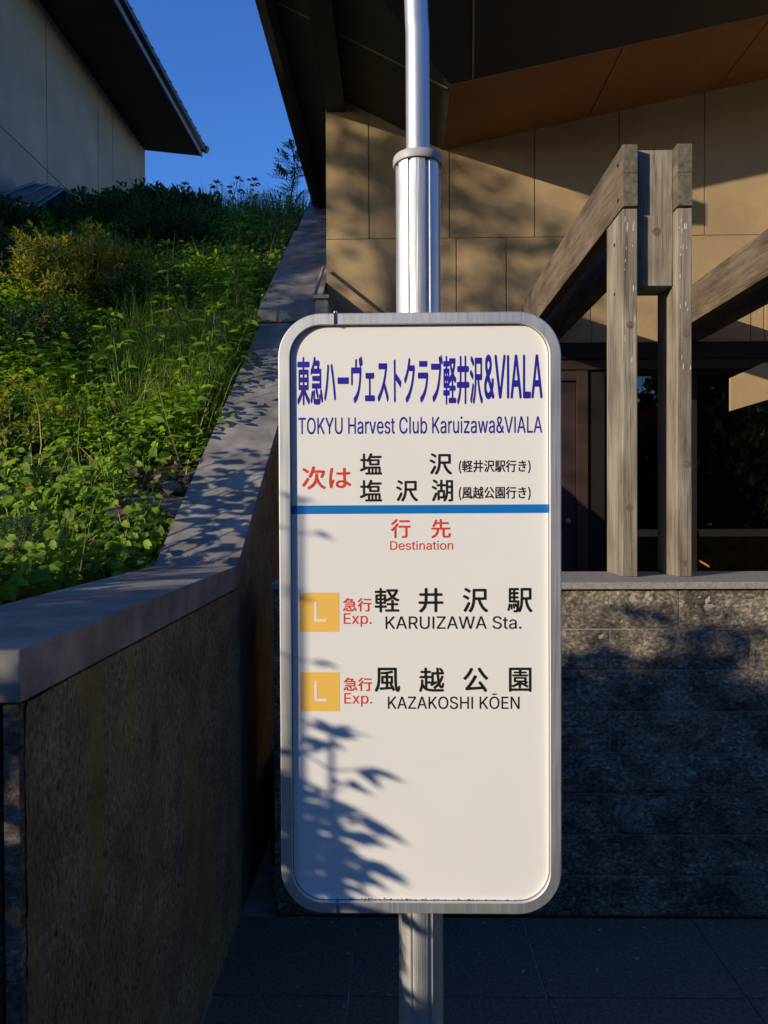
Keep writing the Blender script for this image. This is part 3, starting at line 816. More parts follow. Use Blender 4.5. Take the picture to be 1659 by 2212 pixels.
# letter outlines in 1/1000 em: advance width, closed loops as x,y,x,y ...
GLYPHS = {
    ('B', '&'): (644, [[236,-25,253,-30,303,-31,325,-25,353,-23,397,-10,456,19,469,31,503,-8,525,-19,603,-18,619,-8,630,14,629,31,624,42,552,125,582,181,602,247,602,308,596,325,584,336,569,341,514,341,497,335,482,314,481,281,469,236,464,236,347,375,347,381,403,421,436,453,462,492,473,514,484,553,486,597,473,647,460,675,419,719,375,743,319,758,253,758,186,738,142,708,126,692,112,669,92,614,92,531,112,475,143,425,162,403,161,397,126,369,65,308,45,275,31,225,32,147,45,108,64,72,82,47,119,15,169,-10,214,-23], [258,86,231,93,202,108,174,136,166,153,158,181,158,197,163,214,169,231,180,247,214,281,242,301,264,281,387,131,387,125,381,119,336,97,297,86], [264,478,225,535,216,575,219,592,225,609,253,634,269,642,308,642,331,631,348,614,358,586,358,575,351,553,331,525,297,497]]),
    ('B', 'A'): (690, [[33,-14,47,-19,108,-19,125,-16,136,-8,151,19,208,186,481,186,543,8,553,-8,575,-19,642,-19,658,-12,671,3,675,19,673,42,451,647,421,725,413,736,397,749,381,753,297,752,281,746,268,731,16,36,16,8,21,-3], [253,303,252,314,268,353,342,582,347,575,404,397,437,308,436,303]]),
    ('B', 'I'): (275, [[88,-14,108,-19,175,-18,192,-8,202,14,203,708,199,725,192,736,169,747,97,746,81,736,70,714,69,19,75,0]]),
    ('B', 'L'): (565, [[88,-14,108,-19,503,-19,519,-16,530,-8,541,14,540,75,531,91,514,101,197,103,197,714,193,731,186,741,164,752,97,751,81,741,70,719,69,19,75,0]]),
    ('B', 'V'): (690, [[288,-14,308,-19,392,-19,413,-8,427,14,673,692,673,725,664,741,653,749,636,753,575,752,558,746,545,731,416,358,347,146,312,258,142,734,131,746,114,752,53,753,31,746,18,731,14,703,32,647,268,8]]),
    ('b', 'ェ'): (1000, [[166,-25,831,-26,847,-22,858,-15,870,8,870,58,864,75,847,89,831,93,564,93,559,97,559,414,564,418,786,418,803,422,819,436,826,453,826,503,815,525,803,534,786,537,758,537,742,532,264,532,247,537,225,537,208,534,197,526,185,503,185,453,192,436,208,422,225,418,431,418,435,414,435,97,431,93,175,93,158,89,146,81,137,64,135,14,142,-8,153,-19]]),
    ('b', 'ク'): (1000, [[260,-58,297,-59,336,-45,431,0,492,36,525,58,586,107,676,197,725,258,758,308,806,392,828,442,852,503,887,608,884,636,869,654,842,672,819,684,803,687,753,676,514,676,508,681,547,753,548,775,542,792,525,806,481,820,447,820,424,808,416,797,397,747,361,681,325,626,285,575,203,493,151,453,108,425,97,414,91,397,91,381,103,357,158,320,175,319,192,325,269,385,308,424,325,435,348,464,393,508,436,563,725,563,730,558,683,442,636,360,574,275,514,215,440,158,392,128,297,80,231,56,214,47,203,36,196,14,203,-8,242,-48]]),
    ('b', 'ス'): (1000, [[822,-42,836,-42,853,-36,881,-15,904,8,915,31,911,53,876,97,837,136,826,153,639,336,686,403,719,458,750,514,800,625,811,642,815,669,804,692,780,714,758,725,747,726,719,726,703,721,247,721,231,726,208,726,192,722,181,715,169,692,169,631,180,608,197,598,253,596,275,602,636,602,644,597,608,519,586,482,507,369,455,314,392,254,331,204,257,153,197,117,103,70,94,58,91,42,92,25,102,8,136,-26,153,-36,181,-37,208,-28,292,20,381,81,486,168,553,235,558,235,646,153,657,136,713,81,724,64,746,42,802,-31]]),
    ('b', 'ト'): (1000, [[344,-47,419,-47,437,-36,447,-19,448,-3,443,14,443,381,447,385,542,352,658,305,797,241,819,244,836,258,865,325,861,353,854,364,842,372,686,439,443,525,443,731,448,758,437,781,414,792,342,791,324,781,313,758,313,708,318,692,318,58,313,42,313,-8,320,-31,331,-42]]),
    ('b', 'ハ'): (1000, [[144,-8,158,-9,175,-3,192,14,214,47,250,108,311,231,347,319,386,447,431,636,431,664,428,675,419,687,403,697,369,704,336,704,319,697,305,681,296,619,274,525,241,414,219,353,164,231,64,64,64,42,75,24,119,0], [838,-3,869,-2,925,20,936,31,941,42,941,64,908,169,850,331,806,442,739,592,682,703,658,715,625,713,586,700,574,692,564,673,564,647,631,514,708,331,780,125,811,19,819,7]]),
    ('b', 'ブ'): (1000, [[283,-53,308,-52,392,-22,486,25,581,92,670,181,698,214,736,269,761,314,795,392,830,497,865,642,858,664,843,681,848,708,845,731,786,831,769,845,753,848,725,845,703,832,692,814,692,786,736,708,731,704,219,704,203,709,147,709,125,703,111,686,107,669,109,614,119,596,142,585,708,585,713,581,713,569,691,492,658,408,625,343,568,264,514,209,446,158,358,111,236,67,220,53,213,31,219,8,264,-43], [910,686,936,687,964,702,980,725,980,747,920,847,892,872,881,876,864,875,842,864,825,847,819,831,820,814,881,708,897,692]]),
    ('b', 'ラ'): (1000, [[355,-58,386,-58,469,-30,553,8,647,70,686,102,743,158,803,242,822,275,850,336,884,436,897,466,897,486,886,504,858,522,836,534,819,537,792,532,158,532,142,528,130,519,119,497,119,444,131,424,153,413,731,413,739,408,720,358,681,287,652,247,597,193,535,147,464,108,414,87,314,56,302,47,291,25,294,3,330,-42,342,-53], [244,642,264,641,281,646,758,646,775,641,792,641,808,647,822,664,826,681,826,731,814,754,803,761,786,765,764,765,747,759,286,759,269,765,247,765,224,753,216,742,213,725,214,669,225,652]]),
    ('b', 'ヴ'): (1000, [[349,-64,381,-63,492,-22,530,-3,608,47,642,74,714,147,769,225,800,286,836,386,858,475,865,525,876,564,876,597,864,620,842,636,817,647,832,658,839,669,843,686,841,703,808,764,775,814,758,828,725,831,703,822,686,808,679,786,683,769,697,742,742,664,758,647,753,643,536,643,532,647,532,719,537,742,537,775,534,786,525,798,508,808,447,809,425,803,414,792,409,781,407,647,403,643,131,642,114,636,100,619,96,603,96,325,107,303,131,291,192,292,208,302,217,314,221,331,221,519,225,524,725,524,729,519,713,436,678,336,636,260,596,208,547,165,475,117,414,87,303,50,286,36,279,14,286,-8,331,-54], [888,675,919,674,942,685,958,708,958,736,942,769,887,853,869,863,842,863,819,853,803,836,796,819,798,803,864,692,875,681]]),
    ('b', 'ー'): (1000, [[110,319,886,319,908,330,919,347,920,419,908,443,897,450,881,454,864,454,847,448,169,448,153,454,114,454,91,442,83,431,79,414,81,347,92,330]]),
    ('b', '井'): (1000, [[127,-103,153,-102,181,-86,248,-25,280,14,328,92,358,175,367,219,375,224,619,224,624,219,625,-69,636,-87,653,-97,703,-98,719,-95,736,-81,742,-64,743,219,747,224,931,224,947,231,958,242,965,258,965,308,958,325,942,339,925,343,747,343,743,347,743,531,747,535,897,535,914,539,926,547,936,564,937,614,930,636,919,647,908,652,747,654,743,658,742,825,736,842,725,853,708,859,658,859,642,853,628,836,624,819,624,658,619,654,392,654,387,658,387,819,384,836,375,848,358,858,308,859,286,853,275,842,269,828,268,658,264,654,108,654,92,647,81,636,74,619,74,569,81,553,92,542,114,535,264,535,268,531,268,464,263,442,263,347,258,343,75,342,53,332,42,314,42,253,52,236,64,228,81,224,231,224,239,219,211,147,186,104,139,47,86,4,70,-14,64,-25,63,-42,70,-58,92,-80,114,-97], [386,343,382,347,382,392,387,414,387,531,392,535,619,535,624,531,624,347,619,343]]),
    ('b', '急'): (1000, [[360,-86,669,-87,714,-78,747,-58,758,-47,780,-3,787,31,787,75,776,97,758,111,736,119,708,119,692,109,683,97,674,53,663,31,653,26,586,26,575,29,573,31,614,53,625,64,631,81,630,103,604,142,526,225,536,229,797,229,814,233,826,242,834,253,837,269,837,586,830,608,819,619,808,625,675,626,665,631,714,703,720,719,720,736,714,753,681,778,653,787,414,787,408,792,413,803,415,819,403,843,392,850,369,858,331,865,314,861,302,853,263,792,230,747,192,706,142,659,69,608,53,592,46,575,48,553,53,542,81,507,97,498,119,498,169,531,197,524,719,524,724,519,724,486,719,482,208,482,192,478,175,464,169,447,170,408,181,391,203,380,719,379,724,375,724,342,719,337,175,337,158,334,142,319,135,303,137,258,147,241,164,231,403,229,405,225,402,197,408,181,480,108,530,42,549,31,536,26,364,28,359,36,359,169,353,186,342,197,325,204,275,204,258,197,244,181,241,164,241,8,248,-25,257,-42,292,-72], [88,-58,119,-58,131,-53,142,-42,206,81,225,125,226,147,219,164,208,175,175,191,142,191,131,186,120,175,70,75,31,8,31,-14,41,-31,53,-42], [883,-47,908,-47,953,-26,965,-3,963,25,956,47,908,136,864,203,842,222,831,226,814,225,781,211,764,197,758,181,759,153,808,69,853,-25,869,-42], [286,626,282,631,325,678,331,679,547,679,553,675,522,631,514,626]]),
    ('b', '東'): (1000, [[472,-97,531,-97,547,-87,556,-75,559,-58,559,125,564,135,608,91,686,31,781,-31,864,-72,892,-81,919,-78,948,-53,967,-25,970,-14,969,3,964,14,953,25,808,95,732,142,660,197,669,202,847,202,864,208,878,225,882,242,882,569,875,592,864,603,847,609,564,609,559,614,559,647,564,652,919,652,936,655,953,669,959,692,958,736,948,753,936,761,919,765,564,765,559,769,559,825,548,847,525,859,481,859,458,853,444,836,441,819,441,769,436,765,86,765,64,758,50,742,46,725,48,681,57,664,75,653,436,652,441,647,441,614,436,609,169,609,153,603,142,592,135,569,135,242,139,225,153,208,169,202,325,202,335,197,319,182,275,148,224,114,186,92,58,30,42,14,37,3,35,-14,39,-31,68,-69,86,-80,112,-81,147,-67,208,-36,297,20,397,96,436,135,441,125,441,-64,452,-86], [253,304,248,308,248,353,253,357,436,357,441,353,441,308,436,304], [564,304,559,308,559,353,564,357,758,357,763,353,763,308,758,304], [253,454,248,458,248,503,253,507,436,507,441,503,441,458,436,454], [564,454,559,458,559,503,564,507,758,507,763,503,763,458,758,454]]),
    ('b', '沢'): (1000, [[305,-97,325,-97,343,-86,392,-19,428,47,458,125,475,186,498,319,498,369,503,374,581,374,586,371,633,231,666,158,725,64,780,-3,803,-26,819,-37,847,-64,881,-86,897,-92,919,-92,936,-86,954,-69,975,-42,982,-19,980,-3,975,8,964,19,926,42,897,65,843,119,797,182,742,286,709,369,714,374,897,374,914,381,928,397,932,414,932,775,928,792,914,808,892,815,431,815,414,811,397,797,391,775,391,464,385,447,385,375,380,358,379,319,369,275,368,258,346,175,320,108,281,37,247,-8,241,-25,242,-47,252,-64,292,-92], [116,-81,142,-78,164,-58,228,58,308,219,315,247,311,275,292,298,258,319,236,319,225,314,214,303,136,147,53,3,52,-19,58,-36,81,-58,103,-75], [210,386,236,389,258,408,280,447,281,464,275,481,264,492,203,531,119,572,86,582,64,575,46,558,28,531,24,508,31,492,42,481,103,450,186,397], [508,493,504,497,504,692,508,696,808,696,813,692,813,497,808,493], [260,647,286,650,308,669,330,708,331,725,325,742,303,765,264,792,164,845,136,848,114,842,86,808,81,797,80,781,86,764,103,747,190,697,247,653]]),
    ('b', '軽'): (1000, [[238,-103,286,-102,303,-93,311,-81,315,-64,315,69,319,74,464,74,486,85,497,103,497,153,492,164,481,175,458,182,319,182,315,186,315,219,319,224,436,224,453,228,465,236,475,253,477,319,481,322,497,318,514,320,564,339,664,392,658,369,657,275,653,271,514,269,503,264,492,253,485,231,489,192,496,181,508,172,525,168,653,168,657,164,657,36,653,32,464,32,447,28,431,14,424,-3,424,-42,431,-58,447,-72,464,-76,947,-76,964,-72,980,-58,987,-42,987,-3,980,14,964,28,947,32,775,32,771,36,771,164,775,168,903,168,919,172,932,181,939,192,943,231,936,253,925,264,914,269,775,271,771,275,770,369,764,387,858,339,908,324,931,324,947,331,980,369,987,386,984,408,969,425,897,453,804,503,804,508,847,558,892,625,917,675,939,731,943,747,941,775,936,786,919,803,881,815,853,809,503,809,486,803,475,792,469,775,468,753,464,750,447,754,319,754,315,758,315,825,308,842,297,853,286,858,242,859,219,848,209,831,207,758,203,754,64,754,47,747,36,736,30,719,30,681,36,664,53,650,69,646,203,646,207,642,207,614,203,609,75,608,64,603,53,592,46,569,46,264,50,247,64,231,81,224,203,224,207,219,207,186,203,182,58,182,42,178,30,169,20,153,20,103,31,85,53,74,203,74,207,69,208,-69,218,-92], [153,321,148,325,148,364,153,368,208,368,213,364,213,325,208,321], [314,321,309,325,309,364,314,368,369,368,374,364,374,325,369,321], [675,397,708,424,714,424,744,403,740,403,736,408,731,404,681,403], [481,431,476,436,476,569,469,592,458,603,442,609,319,609,315,614,315,642,319,646,458,648,469,653,481,664,487,681,488,703,492,705,514,702,518,697,520,681,528,658,564,592,603,536,628,508,575,475], [153,465,148,469,148,508,153,513,208,513,213,508,213,469,208,465], [314,465,309,469,309,508,314,513,369,513,374,508,374,469,369,465], [714,582,682,619,658,654,634,697,636,701,786,702,794,697,764,643,730,597]]),
    ('l', '&'): (644, [[252,-14,303,-15,319,-9,347,-9,375,2,386,2,447,32,464,47,475,52,508,9,525,-3,597,-3,608,3,615,19,608,36,534,125,568,186,587,247,587,303,581,319,564,326,519,326,503,319,497,308,496,275,485,231,469,202,325,381,342,397,397,436,429,469,451,503,464,536,471,564,471,597,459,642,445,669,408,708,365,731,314,743,253,742,192,723,153,697,127,664,108,614,108,531,127,481,155,436,186,397,136,358,81,302,60,269,46,219,47,153,60,114,77,81,97,53,131,27,175,5,219,-9,242,-9], [247,73,231,76,192,97,159,131,148,153,143,175,143,203,154,236,164,253,203,292,247,325,414,125,386,103,325,76,303,71,253,71], [258,458,237,486,209,531,198,575,204,597,214,619,242,647,264,657,314,657,336,647,363,619,374,592,374,569,363,542,342,514,264,454]]),
    ('l', '.'): (270, [[118,-8,158,-9,175,-1,192,14,203,36,204,81,201,92,180,114,158,125,114,125,97,118,81,102,69,81,69,42,82,14,92,5]]),
    ('l', 'A'): (690, [[46,-3,108,-4,125,3,136,24,193,192,203,202,486,202,496,192,536,74,564,3,581,-4,636,-4,647,-1,657,8,658,37,632,103,419,687,407,719,392,734,381,737,303,737,292,734,282,725,30,31,32,8], [231,288,232,303,253,358,320,558,321,569,342,635,352,614,363,569,419,403,460,292,453,287]]),
    ('l', 'C'): (734, [[357,-14,408,-15,425,-9,453,-9,475,-3,514,10,547,27,581,49,625,92,651,131,675,185,682,214,675,230,664,237,603,237,592,234,582,225,568,186,558,169,525,130,486,103,425,82,347,82,308,93,275,109,253,125,208,169,187,203,165,258,159,281,159,303,154,314,154,419,159,431,159,453,175,503,209,564,253,609,275,625,297,635,353,652,414,652,425,647,442,646,503,619,531,597,558,564,582,508,592,499,603,496,658,496,669,499,679,508,681,525,657,592,619,647,591,675,536,712,469,737,442,743,331,743,314,737,297,737,258,723,214,701,170,669,147,647,127,619,93,564,69,497,57,442,57,392,52,381,52,358,57,342,58,286,63,275,63,258,75,214,110,136,136,98,175,58,203,38,242,16,275,2,314,-9,347,-9]]),
    ('l', 'D'): (723, [[102,-3,358,-4,375,2,403,2,447,13,514,43,547,66,586,103,607,131,629,169,642,202,664,286,665,347,671,364,665,386,664,447,659,458,653,497,637,547,618,586,592,625,552,664,525,684,447,720,403,731,369,732,353,737,108,737,97,734,88,725,85,714,85,19,92,3], [186,87,182,92,182,642,186,646,353,646,364,641,386,641,408,635,447,619,481,597,513,564,541,519,563,453,563,436,568,425,568,308,563,297,557,258,541,214,525,186,492,147,447,114,408,98,369,92,358,87]]),
    ('l', 'E'): (602, [[102,-3,519,-4,531,-1,540,8,543,19,542,69,536,81,525,87,186,87,182,92,182,319,186,324,492,324,508,331,515,347,514,397,508,408,497,414,186,415,182,419,182,642,186,646,519,647,531,653,537,669,537,719,525,734,514,737,108,737,97,734,88,725,85,714,85,19,92,3]]),
    ('l', 'H'): (744, [[102,-3,164,-3,175,3,181,14,182,325,186,329,558,329,563,325,563,14,570,3,586,-4,636,-4,653,3,659,19,659,714,652,731,636,737,581,737,570,731,563,719,563,425,558,421,186,421,182,425,181,719,175,731,158,737,108,737,92,730,85,714,85,19,92,3]]),
    ('l', 'I'): (275, [[102,-3,169,-3,181,3,187,19,187,708,181,725,164,732,103,731,92,725,85,708,85,19,92,3]]),
    ('l', 'K'): (672, [[102,-3,164,-3,179,8,182,19,182,231,191,247,275,331,281,340,286,342,510,25,531,3,547,-4,608,-4,619,-1,629,8,631,25,623,42,359,408,358,414,375,436,436,498,447,514,514,581,525,597,592,664,598,675,619,698,625,708,625,719,614,734,603,737,531,737,514,731,486,702,475,686,419,630,409,614,353,558,342,542,286,486,275,469,214,402,186,365,182,375,181,719,175,731,158,737,103,737,88,725,85,714,85,19,92,3]]),
    ('l', 'L'): (565, [[102,-3,503,-4,519,3,526,19,525,69,519,81,508,87,186,87,182,92,182,714,175,730,158,737,103,737,92,730,85,714,85,19,92,3]]),
    ('l', 'N'): (753, [[102,-3,164,-3,175,3,181,14,182,564,176,581,181,596,266,447,542,14,558,-1,569,-4,647,-4,664,3,671,19,671,714,664,731,647,737,592,737,575,731,569,719,568,203,574,186,574,153,569,143,507,253,203,730,186,737,108,737,92,730,85,714,85,19,92,3]]),
    ('l', 'O'): (767, [[352,-14,408,-15,425,-9,453,-9,475,-3,514,10,547,27,586,53,631,98,657,136,687,197,698,231,709,286,709,325,715,342,715,392,709,408,709,447,704,458,703,475,692,519,657,597,625,641,591,675,553,701,504,725,469,737,453,737,436,743,331,743,314,737,297,737,258,723,214,701,170,669,147,647,127,619,93,564,69,497,57,442,57,392,52,381,52,358,57,342,58,286,63,275,69,236,86,186,110,136,142,92,175,58,203,38,242,16,275,2,314,-9,342,-9], [342,84,308,93,258,120,214,164,187,203,165,258,159,281,159,303,154,314,154,419,159,431,159,453,171,492,198,547,214,569,253,609,286,630,331,646,353,652,414,652,458,641,508,613,559,564,575,542,591,508,607,458,608,436,613,425,613,303,596,236,575,192,547,153,525,131,503,114,442,87,419,82,347,82]]),
    ('l', 'R'): (646, [[102,-3,164,-3,175,3,181,14,182,275,186,279,347,279,358,269,375,242,488,25,503,3,519,-4,581,-4,592,-1,601,8,604,19,601,36,459,297,514,327,547,359,575,407,587,442,587,458,593,475,593,536,579,597,557,642,542,664,503,695,436,725,408,732,381,732,364,737,108,737,97,734,88,725,85,714,85,19,92,3], [186,371,182,375,182,642,186,646,369,646,381,641,397,641,425,630,447,614,469,592,479,575,491,542,491,469,475,431,436,392,397,376,381,375,369,371]]),
    ('l', 'S'): (643, [[263,-14,381,-14,447,2,497,27,519,42,547,70,562,92,581,131,587,147,587,169,592,181,593,214,587,231,587,253,573,286,558,308,519,347,464,379,415,397,303,426,231,453,208,469,186,492,171,519,171,558,181,586,191,603,231,636,275,652,292,652,303,657,342,657,353,652,375,652,425,630,452,608,469,586,482,553,492,543,503,541,553,541,569,548,575,558,575,586,551,642,536,664,514,686,475,712,431,731,386,742,264,742,207,725,158,701,119,669,99,642,81,604,75,581,74,553,68,536,74,519,75,492,80,475,99,436,136,397,158,382,207,358,314,325,347,318,436,286,475,253,491,225,491,175,475,142,436,103,403,87,364,76,281,76,242,87,219,98,197,114,175,136,165,153,157,181,137,197,75,198,58,191,52,175,58,147,82,92,97,70,125,42,147,27,197,2]]),
    ('l', 'T'): (645, [[290,-3,353,-3,364,3,370,14,371,642,375,646,581,646,592,649,601,658,604,669,603,719,592,734,581,737,64,737,53,734,43,725,41,714,41,664,47,653,57,647,269,646,274,642,274,19,281,3]]),
    ('l', 'U'): (744, [[324,-14,414,-15,431,-9,453,-9,497,5,542,27,586,58,618,97,640,136,659,203,659,714,657,725,647,734,636,737,581,737,570,731,563,719,563,242,546,181,530,153,486,109,442,87,419,82,397,81,386,76,358,76,347,81,325,82,303,87,258,109,214,153,198,181,187,208,187,225,182,236,181,719,175,731,158,737,103,737,88,725,85,714,85,203,91,175,116,114,159,58,203,27,247,5,292,-9,314,-9]]),
    ('l', 'V'): (690, [[302,-3,392,-3,403,3,412,19,659,697,659,719,647,734,636,737,581,737,569,734,560,725,441,375,430,353,369,169,368,158,347,93,304,225,298,253,287,275,264,347,254,369,129,725,119,734,108,737,47,737,32,725,30,703,47,653,268,58,281,18,286,9]]),
    ('l', 'W'): (987, [[229,-3,319,-3,330,3,340,14,359,92,370,119,382,175,392,203,398,236,409,264,415,297,425,325,437,381,448,408,454,442,464,469,492,590,502,569,502,553,513,519,519,481,529,453,536,419,546,392,552,358,563,331,591,214,602,186,608,153,618,125,625,92,649,8,658,-1,669,-4,747,-4,764,3,775,25,815,181,837,247,876,403,887,431,893,464,903,492,909,525,920,553,926,586,953,675,959,714,952,731,936,737,881,737,870,731,858,715,708,121,659,325,648,353,631,431,621,458,570,664,553,719,547,731,531,737,458,737,447,734,432,719,385,531,375,503,357,425,347,397,329,319,319,292,281,126,271,142,264,181,254,214,253,231,231,319,221,347,187,492,176,519,148,642,123,725,114,734,103,737,47,737,31,730,24,714,30,686,41,658,47,625,74,536,97,442,107,414,130,319,157,231,163,197,174,169,180,136,191,108,213,14,219,3]]),
    ('l', 'Y'): (679, [[307,-3,369,-3,384,8,387,19,387,292,409,331,595,625,620,669,640,697,642,719,631,734,619,737,558,737,542,730,388,481,342,393,262,531,242,558,142,725,131,734,119,737,53,737,38,725,36,708,49,681,252,358,291,292,291,19,297,3]]),
    ('l', 'Z'): (631, [[74,-3,553,-4,564,-1,573,8,576,19,575,69,569,81,558,87,197,87,181,82,175,86,262,203,320,292,334,308,573,658,576,669,575,719,564,734,553,737,75,737,64,734,55,725,52,714,52,664,58,653,69,647,447,646,452,642,405,581,80,103,66,86,58,69,57,19,64,3]]),
    ('l', 'a'): (560, [[185,-14,269,-15,298,-8,352,19,381,48,392,64,396,58,397,14,408,-1,419,-4,469,-3,480,3,487,14,487,408,473,453,462,475,442,502,414,523,358,548,336,553,303,554,292,559,275,559,258,554,225,553,179,542,131,518,109,503,92,486,63,442,64,424,75,410,119,397,142,397,152,403,164,419,192,447,242,468,258,469,269,474,292,474,303,469,319,468,347,458,380,425,391,397,391,358,381,342,353,332,331,331,319,326,281,325,269,321,242,320,231,315,208,314,197,309,158,303,103,279,81,264,66,247,49,214,41,186,41,125,49,92,69,53,103,19,142,-1], [208,73,181,82,164,92,142,119,137,131,137,169,152,197,181,219,208,229,247,236,258,241,286,241,303,246,331,247,342,252,358,252,386,263,391,258,391,175,375,136,359,114,325,87,281,71,214,71]]),
    ('l', 'b'): (611, [[290,-14,364,-15,410,-3,464,25,512,75,534,114,547,146,559,186,559,208,564,219,565,314,559,331,559,353,553,375,540,414,518,458,503,480,475,508,453,523,419,540,381,553,347,554,325,559,308,554,281,553,246,542,203,514,180,481,168,469,165,475,164,719,158,730,147,737,92,737,81,730,74,714,75,14,81,3,92,-3,142,-4,153,-1,164,14,165,69,169,75,209,25,264,-7], [292,73,275,76,242,92,208,125,192,147,171,208,170,236,165,247,165,303,170,314,171,336,176,358,192,397,208,419,231,442,253,457,286,468,347,468,381,457,397,447,425,419,441,397,457,358,463,319,468,308,468,236,463,225,457,186,441,147,425,125,397,97,358,76,336,71,297,71]]),
    ('l', 'e'): (581, [[263,-14,347,-14,408,2,447,21,469,36,497,64,512,86,520,103,518,131,508,140,481,148,442,148,431,141,408,108,381,87,331,71,275,71,219,92,187,119,170,142,154,175,143,219,143,236,147,241,514,241,530,247,537,264,537,325,532,342,531,364,507,436,486,469,447,508,392,540,347,553,319,554,303,559,286,559,275,554,242,553,203,542,175,529,136,503,105,469,66,397,52,353,52,331,46,314,46,225,52,208,52,186,64,146,88,97,103,75,153,27,181,10,213,-3], [147,321,143,325,143,336,154,369,170,403,219,452,258,468,331,468,369,452,403,419,419,397,435,358,436,342,441,331,441,325,436,321]]),
    ('l', 'i'): (240, [[90,-3,147,-3,158,3,165,19,165,525,158,541,142,548,92,548,81,541,74,525,74,19,81,3], [96,636,142,636,164,647,179,664,187,686,187,703,179,725,153,751,125,759,97,753,75,742,60,719,57,708,60,669,75,647]]),
    ('l', 'l'): (275, [[102,-3,169,-3,181,3,187,19,187,736,181,752,164,759,103,759,92,752,85,736,85,19,92,3]]),
    ('l', 'n'): (589, [[90,-3,147,-3,158,3,164,13,165,331,170,342,171,369,187,408,225,448,242,457,275,468,331,468,347,463,369,452,402,419,418,381,419,358,424,347,425,14,431,3,447,-4,497,-3,512,8,515,19,515,397,503,443,484,481,469,502,453,518,403,545,375,553,347,554,331,559,308,554,281,553,242,540,214,523,181,491,169,475,165,481,164,531,153,545,142,548,92,548,77,536,74,525,74,19,81,3]]),
    ('l', 'o'): (597, [[257,-14,342,-14,392,-1,436,21,458,36,486,64,507,92,529,136,542,175,543,192,548,208,548,236,554,253,554,292,548,308,548,336,542,364,529,403,507,447,492,469,452,508,397,540,353,553,319,554,303,559,281,554,242,553,192,537,136,503,114,480,93,453,66,397,52,353,52,331,46,314,46,225,52,208,52,186,69,135,88,97,103,75,153,27,196,3], [269,73,253,76,219,92,186,125,170,147,148,203,148,225,143,236,143,308,159,369,175,403,219,448,236,458,264,468,331,468,364,457,386,442,419,408,436,375,452,325,452,297,457,286,457,253,452,242,452,214,441,175,425,142,386,98,358,82,319,71,275,71]]),
    ('l', 'p'): (611, [[90,-208,147,-209,158,-203,164,-192,165,69,168,75,209,25,264,-7,297,-15,364,-15,410,-3,464,25,508,70,534,114,553,164,559,186,559,208,565,225,565,314,559,331,559,353,553,375,540,414,518,458,503,480,469,512,419,540,381,553,347,554,331,559,308,554,281,553,242,540,203,514,169,469,165,475,164,531,153,545,142,548,92,548,77,536,74,525,74,-186,81,-202], [292,73,275,76,242,92,208,125,192,147,171,208,170,236,165,247,165,303,170,314,171,336,176,358,192,397,208,419,231,442,253,457,286,468,347,468,381,457,397,447,425,419,441,397,457,358,463,319,468,308,468,236,463,225,457,186,441,147,425,125,397,97,358,76,336,71,297,71]]),
    ('l', 'r'): (373, [[90,-3,147,-3,158,3,164,14,165,342,170,353,171,375,175,386,191,414,214,436,236,452,269,463,331,463,347,470,354,486,354,536,351,547,342,557,297,559,242,545,198,519,186,508,169,482,165,492,164,531,153,545,142,548,92,548,77,536,74,525,74,19,81,3]]),
    ('l', 's'): (525, [[213,-14,308,-14,369,2,408,21,436,42,457,69,475,107,476,125,481,136,482,164,476,181,475,198,457,236,430,264,381,290,342,303,275,320,258,321,208,337,192,347,165,375,159,392,159,408,170,431,192,452,208,463,242,474,297,474,336,458,369,425,381,403,392,397,447,408,458,414,464,425,464,436,445,475,431,497,414,514,392,529,365,542,325,553,292,554,275,559,258,559,247,554,214,553,174,542,136,523,114,508,93,486,77,458,63,419,63,375,69,347,82,319,109,286,131,271,186,247,308,218,336,208,347,202,370,181,379,164,379,131,370,114,347,92,331,82,297,71,231,71,197,81,181,91,153,119,142,141,125,153,81,148,58,136,52,119,58,96,71,69,98,36,136,10,186,-9,203,-9]]),
    ('l', 't'): (327, [[207,-8,275,-9,286,-7,301,8,304,36,295,64,286,73,275,76,225,76,203,91,192,103,187,114,187,464,192,468,275,468,286,471,298,486,298,531,292,541,281,548,192,548,187,553,187,658,184,669,169,681,108,681,97,675,91,664,91,553,86,548,25,548,14,542,7,525,8,486,14,475,25,469,86,468,91,464,91,103,105,58,119,36,142,16,168,3]]),
    ('l', 'u'): (590, [[218,-8,297,-9,326,-3,380,25,408,53,419,70,424,64,425,14,436,-1,447,-4,497,-3,512,8,515,19,515,525,512,536,503,545,492,548,442,548,427,536,424,525,424,208,419,197,418,175,408,147,397,131,369,102,331,82,308,76,264,76,236,87,203,108,187,131,171,169,170,197,165,208,164,531,158,542,142,548,92,548,77,536,74,525,74,153,79,136,80,119,105,64,142,25,175,5]]),
    ('l', 'v'): (560, [[240,-3,314,-4,325,-1,334,8,525,508,525,531,514,545,503,548,453,548,442,545,432,536,414,493,374,375,319,231,281,104,231,258,129,536,119,545,108,548,47,548,32,536,29,525,36,502,85,381,208,52,227,8]]),
    ('l', 'w'): (816, [[207,-3,275,-3,286,3,295,19,348,197,348,208,359,236,359,247,370,275,371,286,381,314,408,424,447,269,457,242,458,231,468,203,469,192,507,69,521,14,536,-1,547,-4,603,-4,619,3,637,42,637,53,653,97,671,164,692,225,693,236,709,281,726,347,781,519,781,531,775,541,758,548,708,548,697,545,682,531,663,469,657,436,647,408,646,397,636,369,635,358,625,331,618,297,608,269,579,147,569,132,520,331,509,358,503,392,493,419,487,453,462,536,453,545,442,548,375,548,359,542,352,531,329,436,319,408,285,275,275,247,252,142,247,132,242,132,198,308,165,414,159,447,134,531,119,545,108,548,58,548,42,542,36,531,36,519,96,325,97,314,118,253,119,242,186,25,197,3]]),
